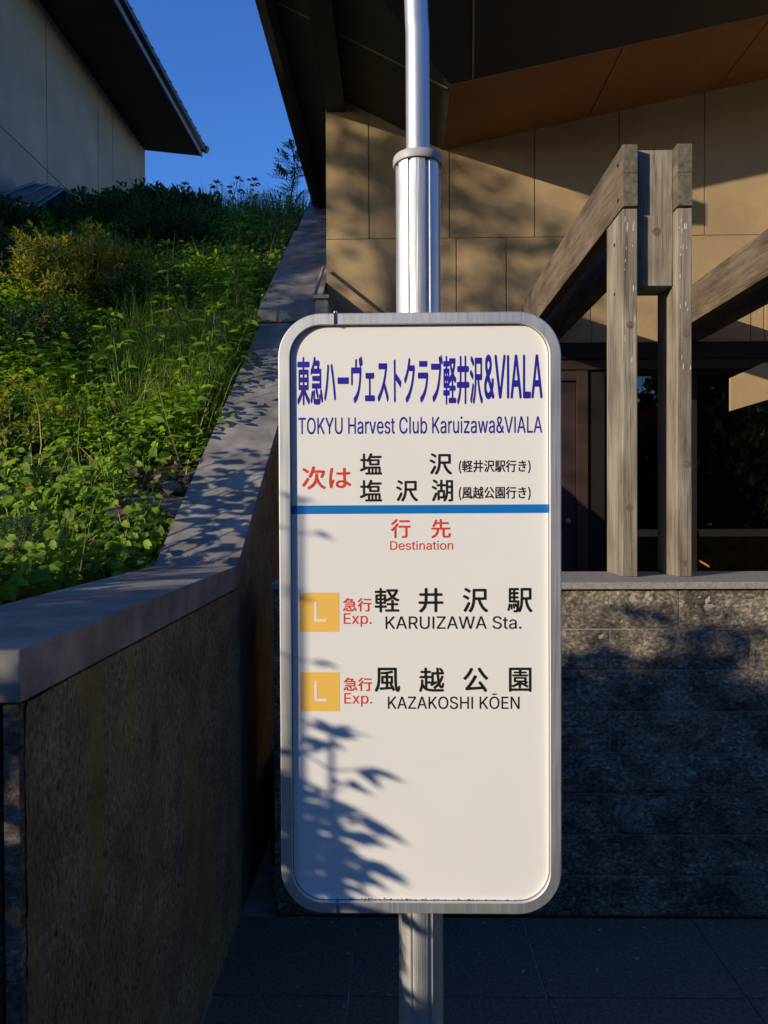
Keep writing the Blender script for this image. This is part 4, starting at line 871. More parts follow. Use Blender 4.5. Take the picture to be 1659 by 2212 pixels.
    ('l', 'x'): (545, [[57,-3,125,-3,147,14,229,136,269,213,286,192,299,164,330,119,338,103,393,19,409,3,425,-4,481,-4,497,3,503,14,501,31,448,103,330,275,331,281,375,347,390,364,470,486,484,503,493,525,486,542,469,548,414,548,398,542,316,419,275,343,229,425,152,542,136,548,81,548,64,541,57,525,60,508,216,281,158,192,43,31,41,19,43,8]]),
    ('l', 'z'): (547, [[74,-3,469,-4,481,-1,490,8,493,19,492,69,486,80,475,87,197,87,191,92,479,469,482,481,481,531,469,545,458,548,86,548,75,545,66,536,63,525,63,481,69,470,81,463,353,463,359,458,60,75,57,64,58,14,64,3]]),
    ('l', 'Ō'): (767, [[352,-14,408,-15,425,-9,453,-9,475,-3,514,10,547,27,586,53,631,98,657,136,687,197,698,231,709,286,709,325,715,342,715,392,709,408,709,447,704,458,703,475,692,519,657,597,625,641,591,675,553,701,504,725,469,737,453,737,436,743,331,743,314,737,297,737,258,723,214,701,170,669,147,647,127,619,93,564,69,497,57,442,57,392,52,381,52,358,57,342,58,286,63,275,69,236,86,186,110,136,142,92,175,58,203,38,242,16,275,2,314,-9,342,-9], [342,84,308,93,258,120,214,164,187,203,165,258,159,281,159,303,154,314,154,419,159,431,159,453,171,492,198,547,214,569,253,609,286,630,331,646,353,652,414,652,458,641,508,613,559,564,575,542,591,508,607,458,608,436,613,425,613,303,596,236,575,192,547,153,525,131,503,114,442,87,419,82,347,82], [263,842,508,841,519,847,525,858,525,903,519,914,503,921,264,920,253,914,246,897,247,858,253,848]]),
    ('m', '('): (338, [[230,-203,253,-207,286,-192,298,-181,302,-164,300,-147,278,-108,242,-25,209,81,197,133,191,197,186,214,186,264,180,286,180,336,186,358,186,408,191,425,191,447,203,514,220,581,253,675,302,775,302,792,293,808,258,828,247,830,231,825,213,808,163,714,144,669,111,569,98,519,97,499,87,458,87,425,81,403,81,219,87,197,87,164,98,103,116,31,161,-86,213,-186]]),
    ('m', ')'): (338, [[74,-203,97,-207,116,-197,148,-147,172,-97,200,-31,224,42,246,136,247,153,252,169,252,203,258,225,257,403,252,419,252,453,247,469,246,486,222,586,189,681,153,758,116,819,103,828,92,830,81,828,45,808,37,792,37,769,69,708,97,642,130,536,153,408,153,364,159,342,159,281,154,264,153,214,148,197,142,138,113,25,75,-75,32,-158,33,-175,40,-186]]),
    ('m', 'き'): (1000, [[462,-58,481,-63,542,-63,564,-58,636,-58,658,-52,697,-52,719,-45,737,-31,746,-3,746,31,742,42,725,56,697,58,675,52,647,52,631,47,586,46,569,41,453,41,436,46,403,48,347,64,308,87,289,108,281,131,278,153,281,181,307,242,307,258,303,269,292,281,258,291,231,291,219,286,200,264,189,236,176,181,176,108,183,75,203,35,236,1,263,-19,297,-34,358,-52,381,-52,403,-58], [706,181,725,176,742,176,753,181,771,197,787,219,797,247,792,264,769,288,728,353,704,403,825,426,853,436,864,447,868,458,868,497,855,525,842,534,831,536,692,503,658,501,637,553,624,597,631,602,714,615,798,636,809,647,813,664,806,708,797,721,781,730,753,730,675,709,597,697,592,703,581,747,578,775,566,797,547,807,508,808,480,797,469,787,465,775,466,758,486,703,486,686,314,686,297,691,242,691,219,697,192,696,173,686,166,675,164,664,170,625,179,608,192,600,236,592,331,592,353,587,469,587,492,592,514,591,519,586,553,486,486,486,464,480,336,480,314,486,236,486,214,491,175,491,157,481,148,464,148,419,158,401,169,394,208,387,542,387,564,392,592,391,651,281,631,285,597,286,575,291,536,289,523,281,515,264,515,231,519,219,530,208,542,204,569,198,597,198,614,193,642,192]]),
    ('m', 'は'): (1000, [[147,-42,164,-47,208,-46,220,-42,231,-31,236,-14,236,31,242,58,308,258,303,281,287,297,275,302,253,300,231,281,208,227,203,227,202,353,207,369,208,414,213,431,213,458,218,475,224,542,230,558,242,645,263,747,259,764,247,775,186,786,175,784,164,777,154,758,148,703,137,653,137,631,126,581,126,553,120,536,120,514,114,492,114,464,109,447,109,403,103,381,103,169,109,147,109,108,132,-19,136,-31], [556,-42,569,-46,586,-47,608,-41,642,-41,675,-31,697,-20,720,-3,736,13,756,47,768,92,769,121,817,92,869,47,897,32,914,33,925,40,942,58,957,86,956,114,942,132,887,175,836,209,764,247,763,325,758,347,758,453,752,475,753,501,758,503,786,504,803,509,836,509,858,514,886,515,897,519,914,529,922,542,924,586,922,597,916,608,897,618,853,618,797,608,753,605,752,636,758,658,757,758,747,777,731,785,675,785,658,777,650,764,648,603,645,597,486,597,464,602,414,602,395,592,387,575,387,536,391,519,403,508,425,500,642,498,647,495,648,475,653,458,653,342,659,319,658,274,525,274,492,267,453,253,419,232,386,198,372,175,359,125,359,103,372,47,386,24,403,7,431,-14,481,-34,514,-41], [536,58,514,64,486,78,475,88,464,108,461,119,464,131,475,151,488,164,508,175,553,187,603,187,658,175,663,169,664,142,658,114,650,92,634,75,601,58,569,56]]),
    ('m', '井'): (1000, [[119,-92,131,-96,147,-96,176,-81,214,-49,271,14,322,97,350,175,359,219,364,230,369,231,628,231,631,225,633,-69,642,-82,658,-91,714,-89,731,-76,736,-58,736,228,742,231,931,232,942,236,953,247,958,264,957,308,949,325,936,334,742,336,736,338,736,539,742,542,908,544,921,553,928,564,930,614,928,625,921,636,903,646,742,647,736,649,736,819,731,836,719,848,703,852,658,852,642,843,633,831,631,653,628,647,383,647,380,653,378,831,371,842,358,850,308,852,297,850,286,843,276,825,276,653,273,647,108,646,97,642,86,631,81,614,82,569,86,558,97,547,114,542,269,542,276,536,276,464,270,442,269,338,264,336,75,335,58,327,48,308,50,253,58,240,69,233,248,231,236,186,216,142,194,103,144,42,92,-1,72,-25,70,-42,75,-53,92,-71], [381,336,374,342,374,392,380,414,380,536,383,542,625,542,631,539,631,342,628,336]]),
    ('m', '先'): (1000, [[85,-92,97,-96,114,-95,186,-64,258,-16,310,36,337,69,367,125,389,192,402,242,408,297,414,323,419,326,569,326,575,323,576,36,581,14,583,-19,597,-47,608,-58,642,-74,681,-74,697,-80,842,-80,892,-72,925,-55,950,-14,963,47,963,86,969,108,967,125,960,136,925,156,892,156,875,142,870,131,870,92,865,75,864,55,853,28,825,19,719,19,692,25,684,31,680,42,680,319,686,326,931,328,943,336,952,353,952,397,943,414,931,422,919,424,558,424,552,431,552,592,555,597,858,600,871,608,880,625,880,669,871,686,858,695,847,697,555,697,552,703,552,825,542,843,531,850,519,852,475,852,463,847,452,836,448,819,448,703,445,697,308,697,309,708,330,769,330,792,325,803,314,814,292,824,258,830,247,828,236,821,228,808,225,792,180,664,155,608,100,514,98,497,102,486,114,473,142,455,164,453,181,458,199,475,225,514,269,597,442,598,448,592,448,431,442,424,81,424,64,420,53,409,48,392,48,353,57,336,69,328,304,325,303,297,291,236,269,175,236,116,208,84,175,56,92,11,69,3,52,-14,48,-25,50,-42,58,-59]]),
    ('m', '公'): (1000, [[835,-75,847,-80,869,-80,909,-58,928,-36,928,-14,887,58,808,170,710,297,686,317,664,317,624,297,611,281,609,258,625,230,686,151,704,119,631,119,608,113,531,113,508,108,436,108,414,102,342,102,319,97,301,97,397,224,464,324,556,481,556,503,542,520,486,545,469,546,458,542,441,525,383,414,266,231,186,127,130,75,126,64,126,42,141,-3,158,-20,181,-24,236,-13,269,-13,286,-8,331,-8,353,-2,408,-2,431,3,486,3,508,9,569,9,592,14,653,14,675,20,736,20,764,26,769,25,781,12,825,-64], [102,369,125,365,142,373,210,442,219,456,238,475,314,580,364,664,411,764,411,786,392,808,353,819,325,818,307,808,250,692,189,597,118,508,53,448,48,431,52,414,69,395], [880,375,903,370,914,372,925,379,964,419,969,436,964,458,942,477,871,547,814,616,734,731,682,819,669,828,653,830,608,814,591,797,587,786,587,769,608,725,641,669,714,563,779,481,797,462,807,447]]),
    ('m', '園'): (1000, [[85,-86,103,-91,147,-89,164,-76,169,-55,175,-52,825,-52,831,-55,836,-76,853,-89,903,-91,921,-81,928,-69,930,-58,930,775,928,786,919,799,908,806,897,808,103,808,92,806,79,797,72,786,70,775,70,-58,75,-75], [175,41,169,47,169,712,175,714,462,714,450,697,445,664,275,663,257,653,248,636,248,619,252,608,269,594,445,592,448,586,448,564,445,558,214,556,197,542,192,525,193,508,197,497,214,483,775,481,786,483,797,490,807,508,806,536,797,549,786,556,553,558,547,561,547,586,549,592,719,592,736,597,747,608,752,619,750,642,742,655,731,661,719,663,549,664,545,697,533,714,828,714,831,708,831,44,825,41], [452,53,464,48,503,48,515,53,525,64,530,81,531,184,581,163,653,128,747,72,764,70,775,75,803,102,808,125,806,136,799,147,721,192,781,234,789,247,791,258,789,275,782,286,747,308,746,436,742,448,731,458,714,463,286,463,269,459,258,448,253,431,253,297,255,286,262,275,275,266,286,264,406,264,395,253,364,234,269,187,197,158,186,148,182,136,182,119,186,108,214,80,231,76,247,78,381,141,436,176,437,75,442,63], [631,235,566,264,678,264,642,234], [353,336,347,342,347,386,349,392,647,392,653,389,653,342,651,336]]),
    ('m', '塩'): (1000, [[269,-58,286,-63,947,-63,964,-59,975,-48,980,-36,980,-3,975,14,958,28,922,31,919,36,919,253,914,269,903,281,886,286,403,286,386,281,375,269,370,253,369,33,364,30,281,30,264,21,254,3,253,-31,258,-47], [469,30,463,36,464,195,469,198,523,197,526,192,525,33,519,30], [614,30,608,36,608,195,614,198,673,197,676,192,675,33,669,30], [764,30,758,36,758,195,764,198,823,197,826,192,825,33,819,30], [52,81,75,76,103,83,325,180,348,192,366,208,369,236,361,258,349,281,336,289,314,289,258,264,247,264,247,508,249,514,314,513,334,503,353,486,369,481,381,483,392,490,419,523,420,358,429,342,442,333,842,331,859,336,870,347,874,364,874,564,870,581,859,592,842,597,475,597,472,597,472,603,486,629,497,641,503,642,936,643,953,651,961,664,963,708,958,726,947,737,931,741,542,741,542,753,563,808,559,831,542,845,508,852,481,852,469,847,458,836,452,814,416,725,378,653,342,603,336,599,319,607,253,608,247,614,245,819,236,832,219,841,181,841,169,836,158,825,153,808,153,611,147,608,64,607,45,597,37,581,37,542,42,530,53,519,69,514,147,514,153,508,152,225,136,214,64,187,41,175,31,165,26,153,26,131,41,92], [525,419,519,425,519,508,522,514,769,514,775,512,776,425,773,419]]),
    ('m', '急'): (1000, [[351,-75,369,-80,664,-80,708,-72,749,-47,772,-3,780,36,778,81,769,93,753,106,725,113,703,109,689,92,680,47,672,31,664,22,653,19,364,20,356,25,352,36,352,164,348,181,337,192,325,196,269,195,253,181,248,164,248,8,255,-25,262,-36,292,-64,325,-74], [80,-47,92,-52,114,-52,132,-42,153,-8,217,125,218,147,214,159,203,170,175,184,147,185,129,175,72,64,39,8,37,-8,42,-20,58,-36], [874,-36,886,-41,903,-41,942,-25,956,-8,957,19,950,42,931,81,903,131,858,198,842,214,819,218,786,206,773,197,765,181,765,158,811,81,858,-19], [541,42,553,37,569,37,609,58,622,75,624,97,620,108,599,136,507,236,797,237,814,241,825,253,830,269,828,597,819,610,803,618,651,619,709,708,713,719,713,736,709,747,681,770,653,780,394,781,407,808,406,825,399,836,386,845,364,852,336,857,319,856,307,847,269,788,236,744,207,714,200,703,186,693,145,653,62,592,54,575,55,553,86,512,97,505,108,503,125,508,169,540,197,531,725,531,731,528,731,481,725,474,208,474,191,469,178,453,178,408,186,395,203,387,725,387,731,384,731,336,725,330,175,330,158,325,147,314,142,297,143,264,151,247,164,239,423,236,413,225,409,214,409,197,413,186,486,112], [264,619,266,625,325,686,567,686,542,644,528,625,519,620]]),
    ('m', '次'): (1000, [[280,-86,297,-91,314,-91,325,-87,359,-69,426,-25,458,1,538,81,575,130,592,158,619,218,652,147,712,58,792,-21,819,-42,886,-78,908,-80,919,-78,931,-71,959,-31,963,-8,955,8,942,20,892,45,825,93,781,144,745,197,703,281,670,381,663,408,663,531,658,542,647,553,631,558,581,557,569,553,558,542,553,525,553,414,548,397,548,375,536,319,513,258,494,219,455,158,423,125,412,108,369,77,347,56,275,14,247,-8,243,-19,244,-42], [85,19,97,15,114,15,125,19,138,31,259,214,309,297,318,319,314,342,292,366,269,381,247,385,229,375,189,308,111,192,41,97,37,81,41,58,58,40], [796,369,814,364,836,369,853,385,864,408,906,508,939,608,941,636,936,653,919,670,892,684,881,686,516,686,546,803,545,819,536,832,514,845,475,852,452,847,442,837,433,819,430,797,408,714,369,603,328,514,289,453,287,431,292,413,308,397,347,378,364,376,381,384,420,447,450,508,472,564,483,581,814,581,814,571,797,519,755,425,753,414,755,403,762,392,775,380], [230,575,253,570,264,575,277,586,306,625,307,642,303,653,281,677,253,697,131,775,119,780,103,780,85,775,55,736,54,714,58,702,69,692,156,636,201,603]]),
    ('m', '沢'): (1000, [[297,-86,319,-91,338,-81,387,-14,422,53,450,125,468,192,491,319,492,373,497,380,503,381,592,379,639,236,675,158,731,69,784,3,808,-21,823,-31,852,-58,897,-85,919,-85,931,-81,949,-64,969,-37,974,-14,972,-3,966,8,925,34,892,60,836,116,789,181,731,292,709,347,699,381,892,381,908,386,920,397,924,414,924,775,920,792,909,803,892,808,431,808,414,803,403,792,398,775,398,464,392,442,392,375,387,358,387,319,376,275,375,255,352,169,330,114,305,64,252,-14,248,-25,248,-42,257,-58], [108,-69,119,-74,136,-72,158,-53,220,58,300,219,307,242,306,269,286,293,258,311,236,311,219,297,139,136,61,3,59,-14,63,-31,81,-49], [202,397,214,393,231,394,253,413,274,453,272,469,266,481,197,525,114,567,86,574,75,572,64,566,47,548,33,525,32,508,40,492,147,433], [503,486,497,492,497,697,499,703,814,703,819,701,820,492,817,486], [252,658,264,654,281,655,303,674,324,714,322,731,316,742,297,760,258,787,158,839,131,841,114,832,89,797,87,781,95,764,108,752,208,694]]),
    ('m', '湖'): (1000, [[558,-81,575,-86,592,-85,603,-81,636,-42,653,-14,672,25,700,103,718,186,719,208,725,239,731,242,842,242,848,236,847,14,836,8,764,7,747,-1,739,-14,737,-25,737,-42,747,-70,758,-81,775,-86,836,-86,858,-80,881,-80,914,-66,931,-48,939,-31,941,781,936,798,919,811,669,813,652,808,639,792,637,308,632,292,631,253,626,236,619,181,597,111,596,369,588,386,575,395,497,397,492,399,491,542,497,548,592,548,609,553,619,563,624,575,624,614,619,631,609,642,597,646,497,647,492,649,489,808,482,819,469,828,425,830,414,828,403,821,393,803,392,649,386,647,269,646,253,638,244,625,243,575,247,563,258,552,275,548,386,548,392,542,392,399,386,397,303,396,286,388,276,369,278,-14,286,-27,303,-35,336,-36,353,-31,364,-20,368,-8,369,36,372,42,564,42,555,19,525,-19,520,-36,522,-47,529,-58], [96,-69,108,-74,125,-74,137,-69,148,-58,189,31,261,214,269,242,264,264,253,275,219,295,197,295,175,275,119,136,50,-8,48,-25,53,-37,69,-53], [375,136,369,142,369,301,375,303,501,303,503,297,503,138,497,136], [736,336,730,342,731,478,736,481,845,481,848,475,847,338,842,336], [180,408,192,404,208,404,219,408,232,419,252,453,252,469,247,481,231,499,192,525,108,567,86,569,69,564,45,542,39,531,37,508,42,497,58,480,125,444], [736,580,730,586,731,717,736,720,845,719,848,714,847,583,842,580], [219,669,231,665,247,666,277,692,291,719,287,742,264,766,237,786,181,820,136,841,114,837,90,814,78,792,76,775,80,764,91,753,119,739]]),
    ('m', '行'): (1000, [[197,-92,214,-97,258,-95,271,-86,280,-69,280,431,286,445,336,508,375,563,386,592,384,603,375,616,331,635,303,634,284,619,236,549,184,486,97,399,47,360,25,337,20,325,22,308,40,281,63,258,81,253,109,264,160,314,181,327,181,-64,186,-81], [569,-86,586,-91,714,-91,731,-86,758,-84,787,-69,803,-53,811,-36,819,-3,819,417,825,420,936,420,953,425,964,435,968,447,969,486,964,503,953,514,936,519,408,519,392,514,380,503,376,486,378,442,386,429,403,420,708,420,714,417,713,19,708,11,697,8,575,8,558,3,544,-14,543,-36,558,-75], [63,564,81,559,97,559,108,563,169,612,210,653,225,662,282,719,292,734,331,774,341,803,339,814,332,825,319,837,286,850,269,852,258,848,125,710,67,664,36,643,26,625,28,608,51,575], [435,697,453,692,914,693,931,701,939,714,941,764,931,782,919,789,908,791,447,791,429,781,420,764,420,719,425,708]]),
    ('m', '越'): (1000, [[58,-75,81,-80,92,-75,103,-64,122,-25,145,42,153,78,158,80,184,47,214,18,242,-3,303,-34,392,-57,414,-58,436,-63,497,-63,519,-69,925,-69,936,-67,949,-58,967,-25,969,-3,967,8,960,19,942,30,525,30,508,35,458,36,442,41,414,42,336,64,330,75,331,234,336,237,447,237,466,247,472,258,474,269,472,308,466,319,453,328,336,330,331,333,330,436,333,442,464,443,475,447,486,456,487,275,478,247,453,220,448,203,450,192,463,164,481,147,497,142,519,147,547,166,686,247,703,264,708,281,706,303,697,326,681,339,658,339,580,297,580,581,586,587,681,587,686,584,687,547,692,531,693,486,698,469,704,392,709,375,715,319,728,264,692,216,658,182,623,153,568,114,559,97,564,74,597,34,625,31,708,95,758,147,764,146,790,103,819,73,842,61,875,53,908,59,925,68,942,85,961,125,974,192,974,236,969,253,953,270,936,274,919,272,901,258,893,242,892,197,886,169,881,159,875,156,861,169,831,242,859,286,906,381,945,486,945,519,931,538,914,546,886,546,869,538,855,514,830,442,803,388,797,414,796,442,791,458,791,492,786,508,785,553,780,569,783,586,947,587,966,597,974,614,974,653,966,669,947,680,922,681,945,708,946,725,942,736,893,797,858,832,842,841,819,837,795,819,789,808,787,797,797,769,836,723,866,681,781,680,775,683,772,831,764,843,747,852,697,850,684,842,676,825,676,781,681,758,681,683,675,680,519,680,508,678,497,671,489,658,487,647,486,522,475,531,464,535,325,536,319,538,319,634,325,637,447,639,460,647,467,658,469,697,467,708,460,719,442,730,322,731,319,736,318,825,314,837,303,848,286,852,247,852,235,847,225,837,220,819,220,736,217,731,103,730,92,728,79,719,70,703,70,664,75,652,86,641,103,637,214,637,219,634,220,542,217,536,53,534,40,525,33,514,31,475,33,464,40,453,58,443,231,442,236,439,237,142,222,158,187,231,175,264,174,286,180,308,180,364,175,381,164,392,136,402,114,402,95,392,87,375,87,247,82,231,81,197,76,181,75,158,58,86,41,36,16,-14,14,-25,16,-36,23,-47]]),
    ('m', '軽'): (1000, [[230,-92,242,-96,281,-96,297,-88,306,-75,308,75,311,81,464,82,476,86,487,97,491,114,491,147,482,164,469,172,314,174,308,181,308,225,311,231,436,231,447,233,458,240,468,258,469,338,486,328,503,326,558,344,642,386,714,434,792,380,864,344,903,332,925,331,942,336,955,347,975,375,980,386,978,403,969,416,897,445,831,478,793,503,793,508,816,531,858,585,887,631,911,681,936,747,934,775,919,793,908,800,881,808,853,802,503,802,486,793,478,781,475,732,464,742,453,746,311,747,308,753,308,819,303,836,286,850,247,852,230,847,216,831,214,753,212,747,69,747,58,745,45,736,37,719,37,681,42,669,53,658,69,653,208,653,214,651,214,608,212,603,81,602,64,593,55,581,53,264,55,253,62,242,81,232,212,231,214,225,214,181,208,174,47,172,36,166,28,153,26,108,36,90,53,82,212,81,214,75,215,-69,219,-81], [447,-64,464,-69,947,-69,964,-64,975,-53,980,-36,978,3,964,20,947,24,769,24,763,31,764,173,769,176,914,178,927,186,935,203,935,236,931,247,920,258,908,263,766,264,763,269,763,364,758,381,748,392,736,396,697,397,681,392,669,381,665,369,664,269,662,264,519,263,501,253,494,242,492,231,494,197,501,186,514,178,658,176,664,173,664,27,658,24,453,22,436,9,431,-8,433,-47], [147,313,141,319,141,369,144,375,214,376,219,373,220,319,217,314], [308,313,302,319,302,369,305,375,375,376,381,373,381,319,378,314], [469,422,469,569,464,587,453,597,442,602,311,603,308,608,308,647,314,653,458,655,471,664,478,675,481,723,497,711,526,708,528,681,547,636,592,563,636,508,634,503,586,472,514,437], [147,458,141,464,141,514,144,519,214,520,219,517,220,464,217,458], [308,458,302,464,302,514,305,519,375,520,381,517,381,464,378,458], [714,571,672,619,628,692,622,708,806,708,783,658,772,642,736,594]]),
    ('m', '風'): (1000, [[868,-86,881,-91,919,-91,936,-82,953,-64,961,-47,974,-3,974,19,980,42,980,97,975,114,958,131,936,135,919,127,909,108,904,81,903,42,897,31,881,83,880,103,874,119,874,147,869,164,869,208,863,231,863,319,858,342,858,769,856,781,849,792,836,800,825,802,175,802,164,800,153,793,144,781,142,769,142,408,137,386,137,319,132,303,131,269,113,175,86,86,33,-14,32,-42,40,-58,69,-81,86,-86,108,-81,127,-64,161,-3,178,36,202,108,203,125,218,181,219,203,230,253,230,297,236,319,236,436,241,458,242,701,247,703,753,703,759,697,759,381,764,358,764,253,770,231,770,181,776,158,776,125,787,75,787,53,811,-25,840,-69,853,-81], [708,-53,719,-57,742,-58,769,-48,784,-31,785,-3,778,19,731,114,686,181,664,202,631,202,608,192,594,175,593,158,597,147,628,103,625,98,536,94,536,197,542,203,686,204,698,208,709,219,713,236,711,481,703,493,686,502,538,503,536,508,536,569,538,575,597,582,692,600,705,608,717,625,718,642,714,653,681,686,658,691,525,663,458,657,442,652,414,652,397,647,358,646,342,641,292,641,264,631,250,614,248,597,262,569,281,555,342,553,364,559,414,559,431,564,442,562,442,508,439,503,297,502,285,497,275,486,270,469,270,236,272,225,279,214,297,204,439,203,442,197,442,92,436,86,369,86,347,80,264,80,231,72,218,64,209,47,209,25,219,-3,230,-14,242,-18,286,-19,308,-13,364,-13,381,-8,436,-8,458,-2,514,-2,536,3,592,3,614,9,669,9,675,8,697,-42], [364,291,358,297,358,412,364,414,439,414,442,408,442,294,436,291], [542,291,536,297,536,412,542,414,623,414,626,408,625,294,619,291]]),
    ('m', '駅'): (1000, [[269,-86,286,-91,386,-91,409,-81,431,-59,481,-85,503,-84,521,-69,542,-36,561,8,591,103,607,192,608,219,613,242,613,281,619,303,619,369,625,376,681,376,686,373,687,353,704,269,733,164,763,86,791,36,829,-19,892,-82,908,-91,925,-89,936,-82,969,-42,974,-25,970,-8,947,16,934,25,903,60,878,97,848,153,809,258,786,358,786,376,914,376,931,384,939,397,941,781,937,797,926,808,908,813,558,813,542,809,530,797,526,781,526,431,520,408,520,292,515,275,514,236,509,219,509,197,497,142,475,69,462,47,458,33,463,97,469,119,469,175,474,197,474,269,480,292,478,336,469,349,453,357,331,358,324,364,324,419,327,425,431,428,447,441,452,458,450,486,443,497,431,506,327,508,324,514,325,573,331,576,419,576,436,580,450,597,452,636,443,653,425,663,327,664,324,669,324,719,331,726,436,726,453,730,464,741,468,753,468,786,464,797,453,809,436,813,108,813,92,809,81,798,76,781,76,303,80,286,92,275,108,270,381,270,386,267,381,194,358,237,342,253,331,257,314,256,303,249,294,236,294,208,336,114,353,97,370,92,370,75,358,19,345,-3,331,-9,275,-9,263,-14,252,-25,248,-42,250,-58,258,-76], [46,-31,69,-35,81,-31,93,-19,106,3,118,42,135,125,136,164,141,175,141,203,139,214,132,225,114,235,92,235,81,231,69,220,65,208,64,169,59,153,59,131,52,97,20,3,22,-8,29,-19], [169,14,186,9,203,13,214,25,219,42,219,125,213,147,213,175,203,209,192,220,175,224,164,222,153,216,146,208,142,197,143,158,148,142,148,103,153,86,154,36,158,24], [263,47,281,42,298,47,314,64,319,86,307,142,287,208,275,227,264,234,253,236,236,231,225,220,220,208,220,192,241,114,250,64], [169,358,163,364,164,423,169,426,234,425,237,419,236,361,231,358], [625,474,619,481,619,712,625,714,839,714,842,708,842,477,836,474], [169,508,163,514,164,573,169,576,234,575,237,569,236,511,231,508], [169,663,163,669,163,719,166,725,231,726,236,723,237,669,234,664]]),
}

# ------------------------------------------------------------------ the bus stop sign
SX, SY = 0.0363, 1.125
bs_ = thing('bus_stop_sign', 'white bus stop sign panel in aluminium frame on fluted pole, blue and red lettering', 'bus stop sign', loc=(SX, 1.165, 0))
Q0 = Vector((SX, 1.165, 0))
def spart(o, par=None):
    if par is None:
        o.location = o.location - Q0
    return o
X0, X1, Z0, Z1, RC = -0.1858, 0.2584, 0.8996, 1.8502, 0.069
def rrect(x0, x1, z0, z1, r, n=14):
    pts, nor = [], []
    for cx, cz, a0 in ((x1 - r, z1 - r, 0), (x0 + r, z1 - r, 90), (x0 + r, z0 + r, 180), (x1 - r, z0 + r, 270)):
        for i in range(n + 1):
            a = R(a0 + 90 * i / n)
            nor.append((math.cos(a), math.sin(a)))
            pts.append((cx + r * math.cos(a), cz + r * math.sin(a)))
    return pts, nor
# frame: profile swept round the rounded outline (inset, depth)
prof = [(0.0016, 1.1185), (0.0, 1.1200), (0.0, 1.206), (0.0015, 1.209), (0.0165, 1.209), (0.0180, 1.207), (0.0180, 1.130), (0.0180, 1.1192), (0.0173, 1.1185)]
pts, nor = rrect(X0, X1, Z0, Z1, RC)
fm = MB()
n, k = len(pts), len(prof)
fm.add([(p[0] - q[0] * d, y, p[1] - q[1] * d) for p, q in zip(pts, nor) for d, y in prof],
       [(i * k + j, i * k + (j + 1) % k, ((i + 1) % n) * k + (j + 1) % k, ((i + 1) % n) * k + j) for i in range(n) for j in range(k)])
frame = spart(fm.build('frame', M['alu_f'], bs_, smooth='auto'))
MB().box(-0.0972, -0.0957, 1.1155, 1.13, Z1 - 0.0183, Z1 + 0.0003).build('seam', M['dark_gap'], frame)
MB().box(-0.0978, -0.0965, 1.1155, 1.13, Z0 - 0.0003, Z0 + 0.0183).build('seam', M['dark_gap'], frame)
rv = MB()
rv.add(*(lambda b: ([v.co[:] for v in b.verts], [[v.index for v in f.verts] for f in b.faces]))((lambda b: (bmesh.ops.create_uvsphere(b, u_segments=12, v_segments=8, radius=0.0036, matrix=Matrix.Translation((-0.0955, 1.124, Z1 + 0.0018))), b)[1])(bmesh.new())))
rv.build('rivet', M['steel'], frame, smooth=True)
ip, _ = rrect(X0 + 0.0175, X1 - 0.0175, Z0 + 0.0175, Z1 - 0.0175, RC - 0.0175)
spart(MB().prism(ip, 1, 1.1260, 1.2020).build('panel', M['panel'], bs_))
gp, gn = rrect(X0 + 0.0178, X1 - 0.0178, Z0 + 0.0178, Z1 - 0.0178, RC - 0.0178)
gk = MB()
n = len(gp)
gk.add([(p[0] - q[0] * d, 1.1256, p[1] - q[1] * d) for p, q in zip(gp, gn) for d in (0, 0.0011)], [(2 * i, 2 * i + 1, 2 * ((i + 1) % n) + 1, 2 * ((i + 1) % n)) for i in range(n)])
spart(gk.build('gasket', M['dark_gap'], bs_))
dm = MB()                                                    # moss specks along the bottom edge
for q in range(150):
    x = X0 + 0.055 + (X1 - X0 - 0.11) * RNG.random()
    z = Z0 + 0.0185 + 0.0022 * RNG.random() ** 3
    s = 0.0003 + 0.0008 * RNG.random() ** 2
    dm.box(x - s, x + s * 1.4, 1.1255, 1.1262, z - s * .6, z + s * .7)
spart(dm.build('moss_specks', M['soil'], bs_))['kind'] = 'stuff'

def lettering(name, style, text, colour, x0, z0, x1, z1, parent=None, y=1.1257):
    loops_, cur = [], 0
    for ch in text:
        if ch == ' ':
            cur += 270
            continue
        adv, ls = GLYPHS[style, ch]
        ls = [list(zip(l[0::2], l[1::2])) for l in ls]
        loops_ += [[(px + cur, py) for px, py in l] for l in ls]
        cur += adv
    ax = [p[0] for l in loops_ for p in l]
    az = [p[1] for l in loops_ for p in l]
    fx, fz_ = (x1 - x0) / (max(ax) - min(ax)), (z1 - z0) / (max(az) - min(az))
    cu = bpy.data.curves.new(name, 'CURVE')
    cu.dimensions, cu.fill_mode, cu.extrude = '2D', 'BOTH', 0.0001
    for l in loops_:
        s = cu.splines.new('POLY')
        s.points.add(len(l) - 1)
        for p, (px, py) in zip(s.points, l):
            p.co = (x0 + (px - min(ax)) * fx, z0 + (py - min(az)) * fz_, 0, 1)
        s.use_cyclic_u = True
    tmp = bpy.data.objects.new('tmp', cu)
    COL.objects.link(tmp)
    me = bpy.data.meshes.new_from_object(tmp.evaluated_get(bpy.context.evaluated_depsgraph_get()))
    bpy.data.objects.remove(tmp)
    bpy.data.curves.remove(cu)
    me.transform(Matrix(((1, 0, 0, 0), (0, 0, -1, y), (0, 1, 0, 0), (0, 0, 0, 1))))
    me.materials.clear()
    return spart(link(name, me, M[colour], parent or bs_), parent)
for run in TEXT_RUNS:
    lettering('lettering', *run)
spart(MB().add([(-0.1690, 1.12575, 1.53405), (0.2415, 1.12575, 1.53445), (0.2415, 1.12575, 1.54795), (-0.1690, 1.12575, 1.54755)], [(0, 1, 2, 3)]).build('blue_stripe', M['blue'], bs_))
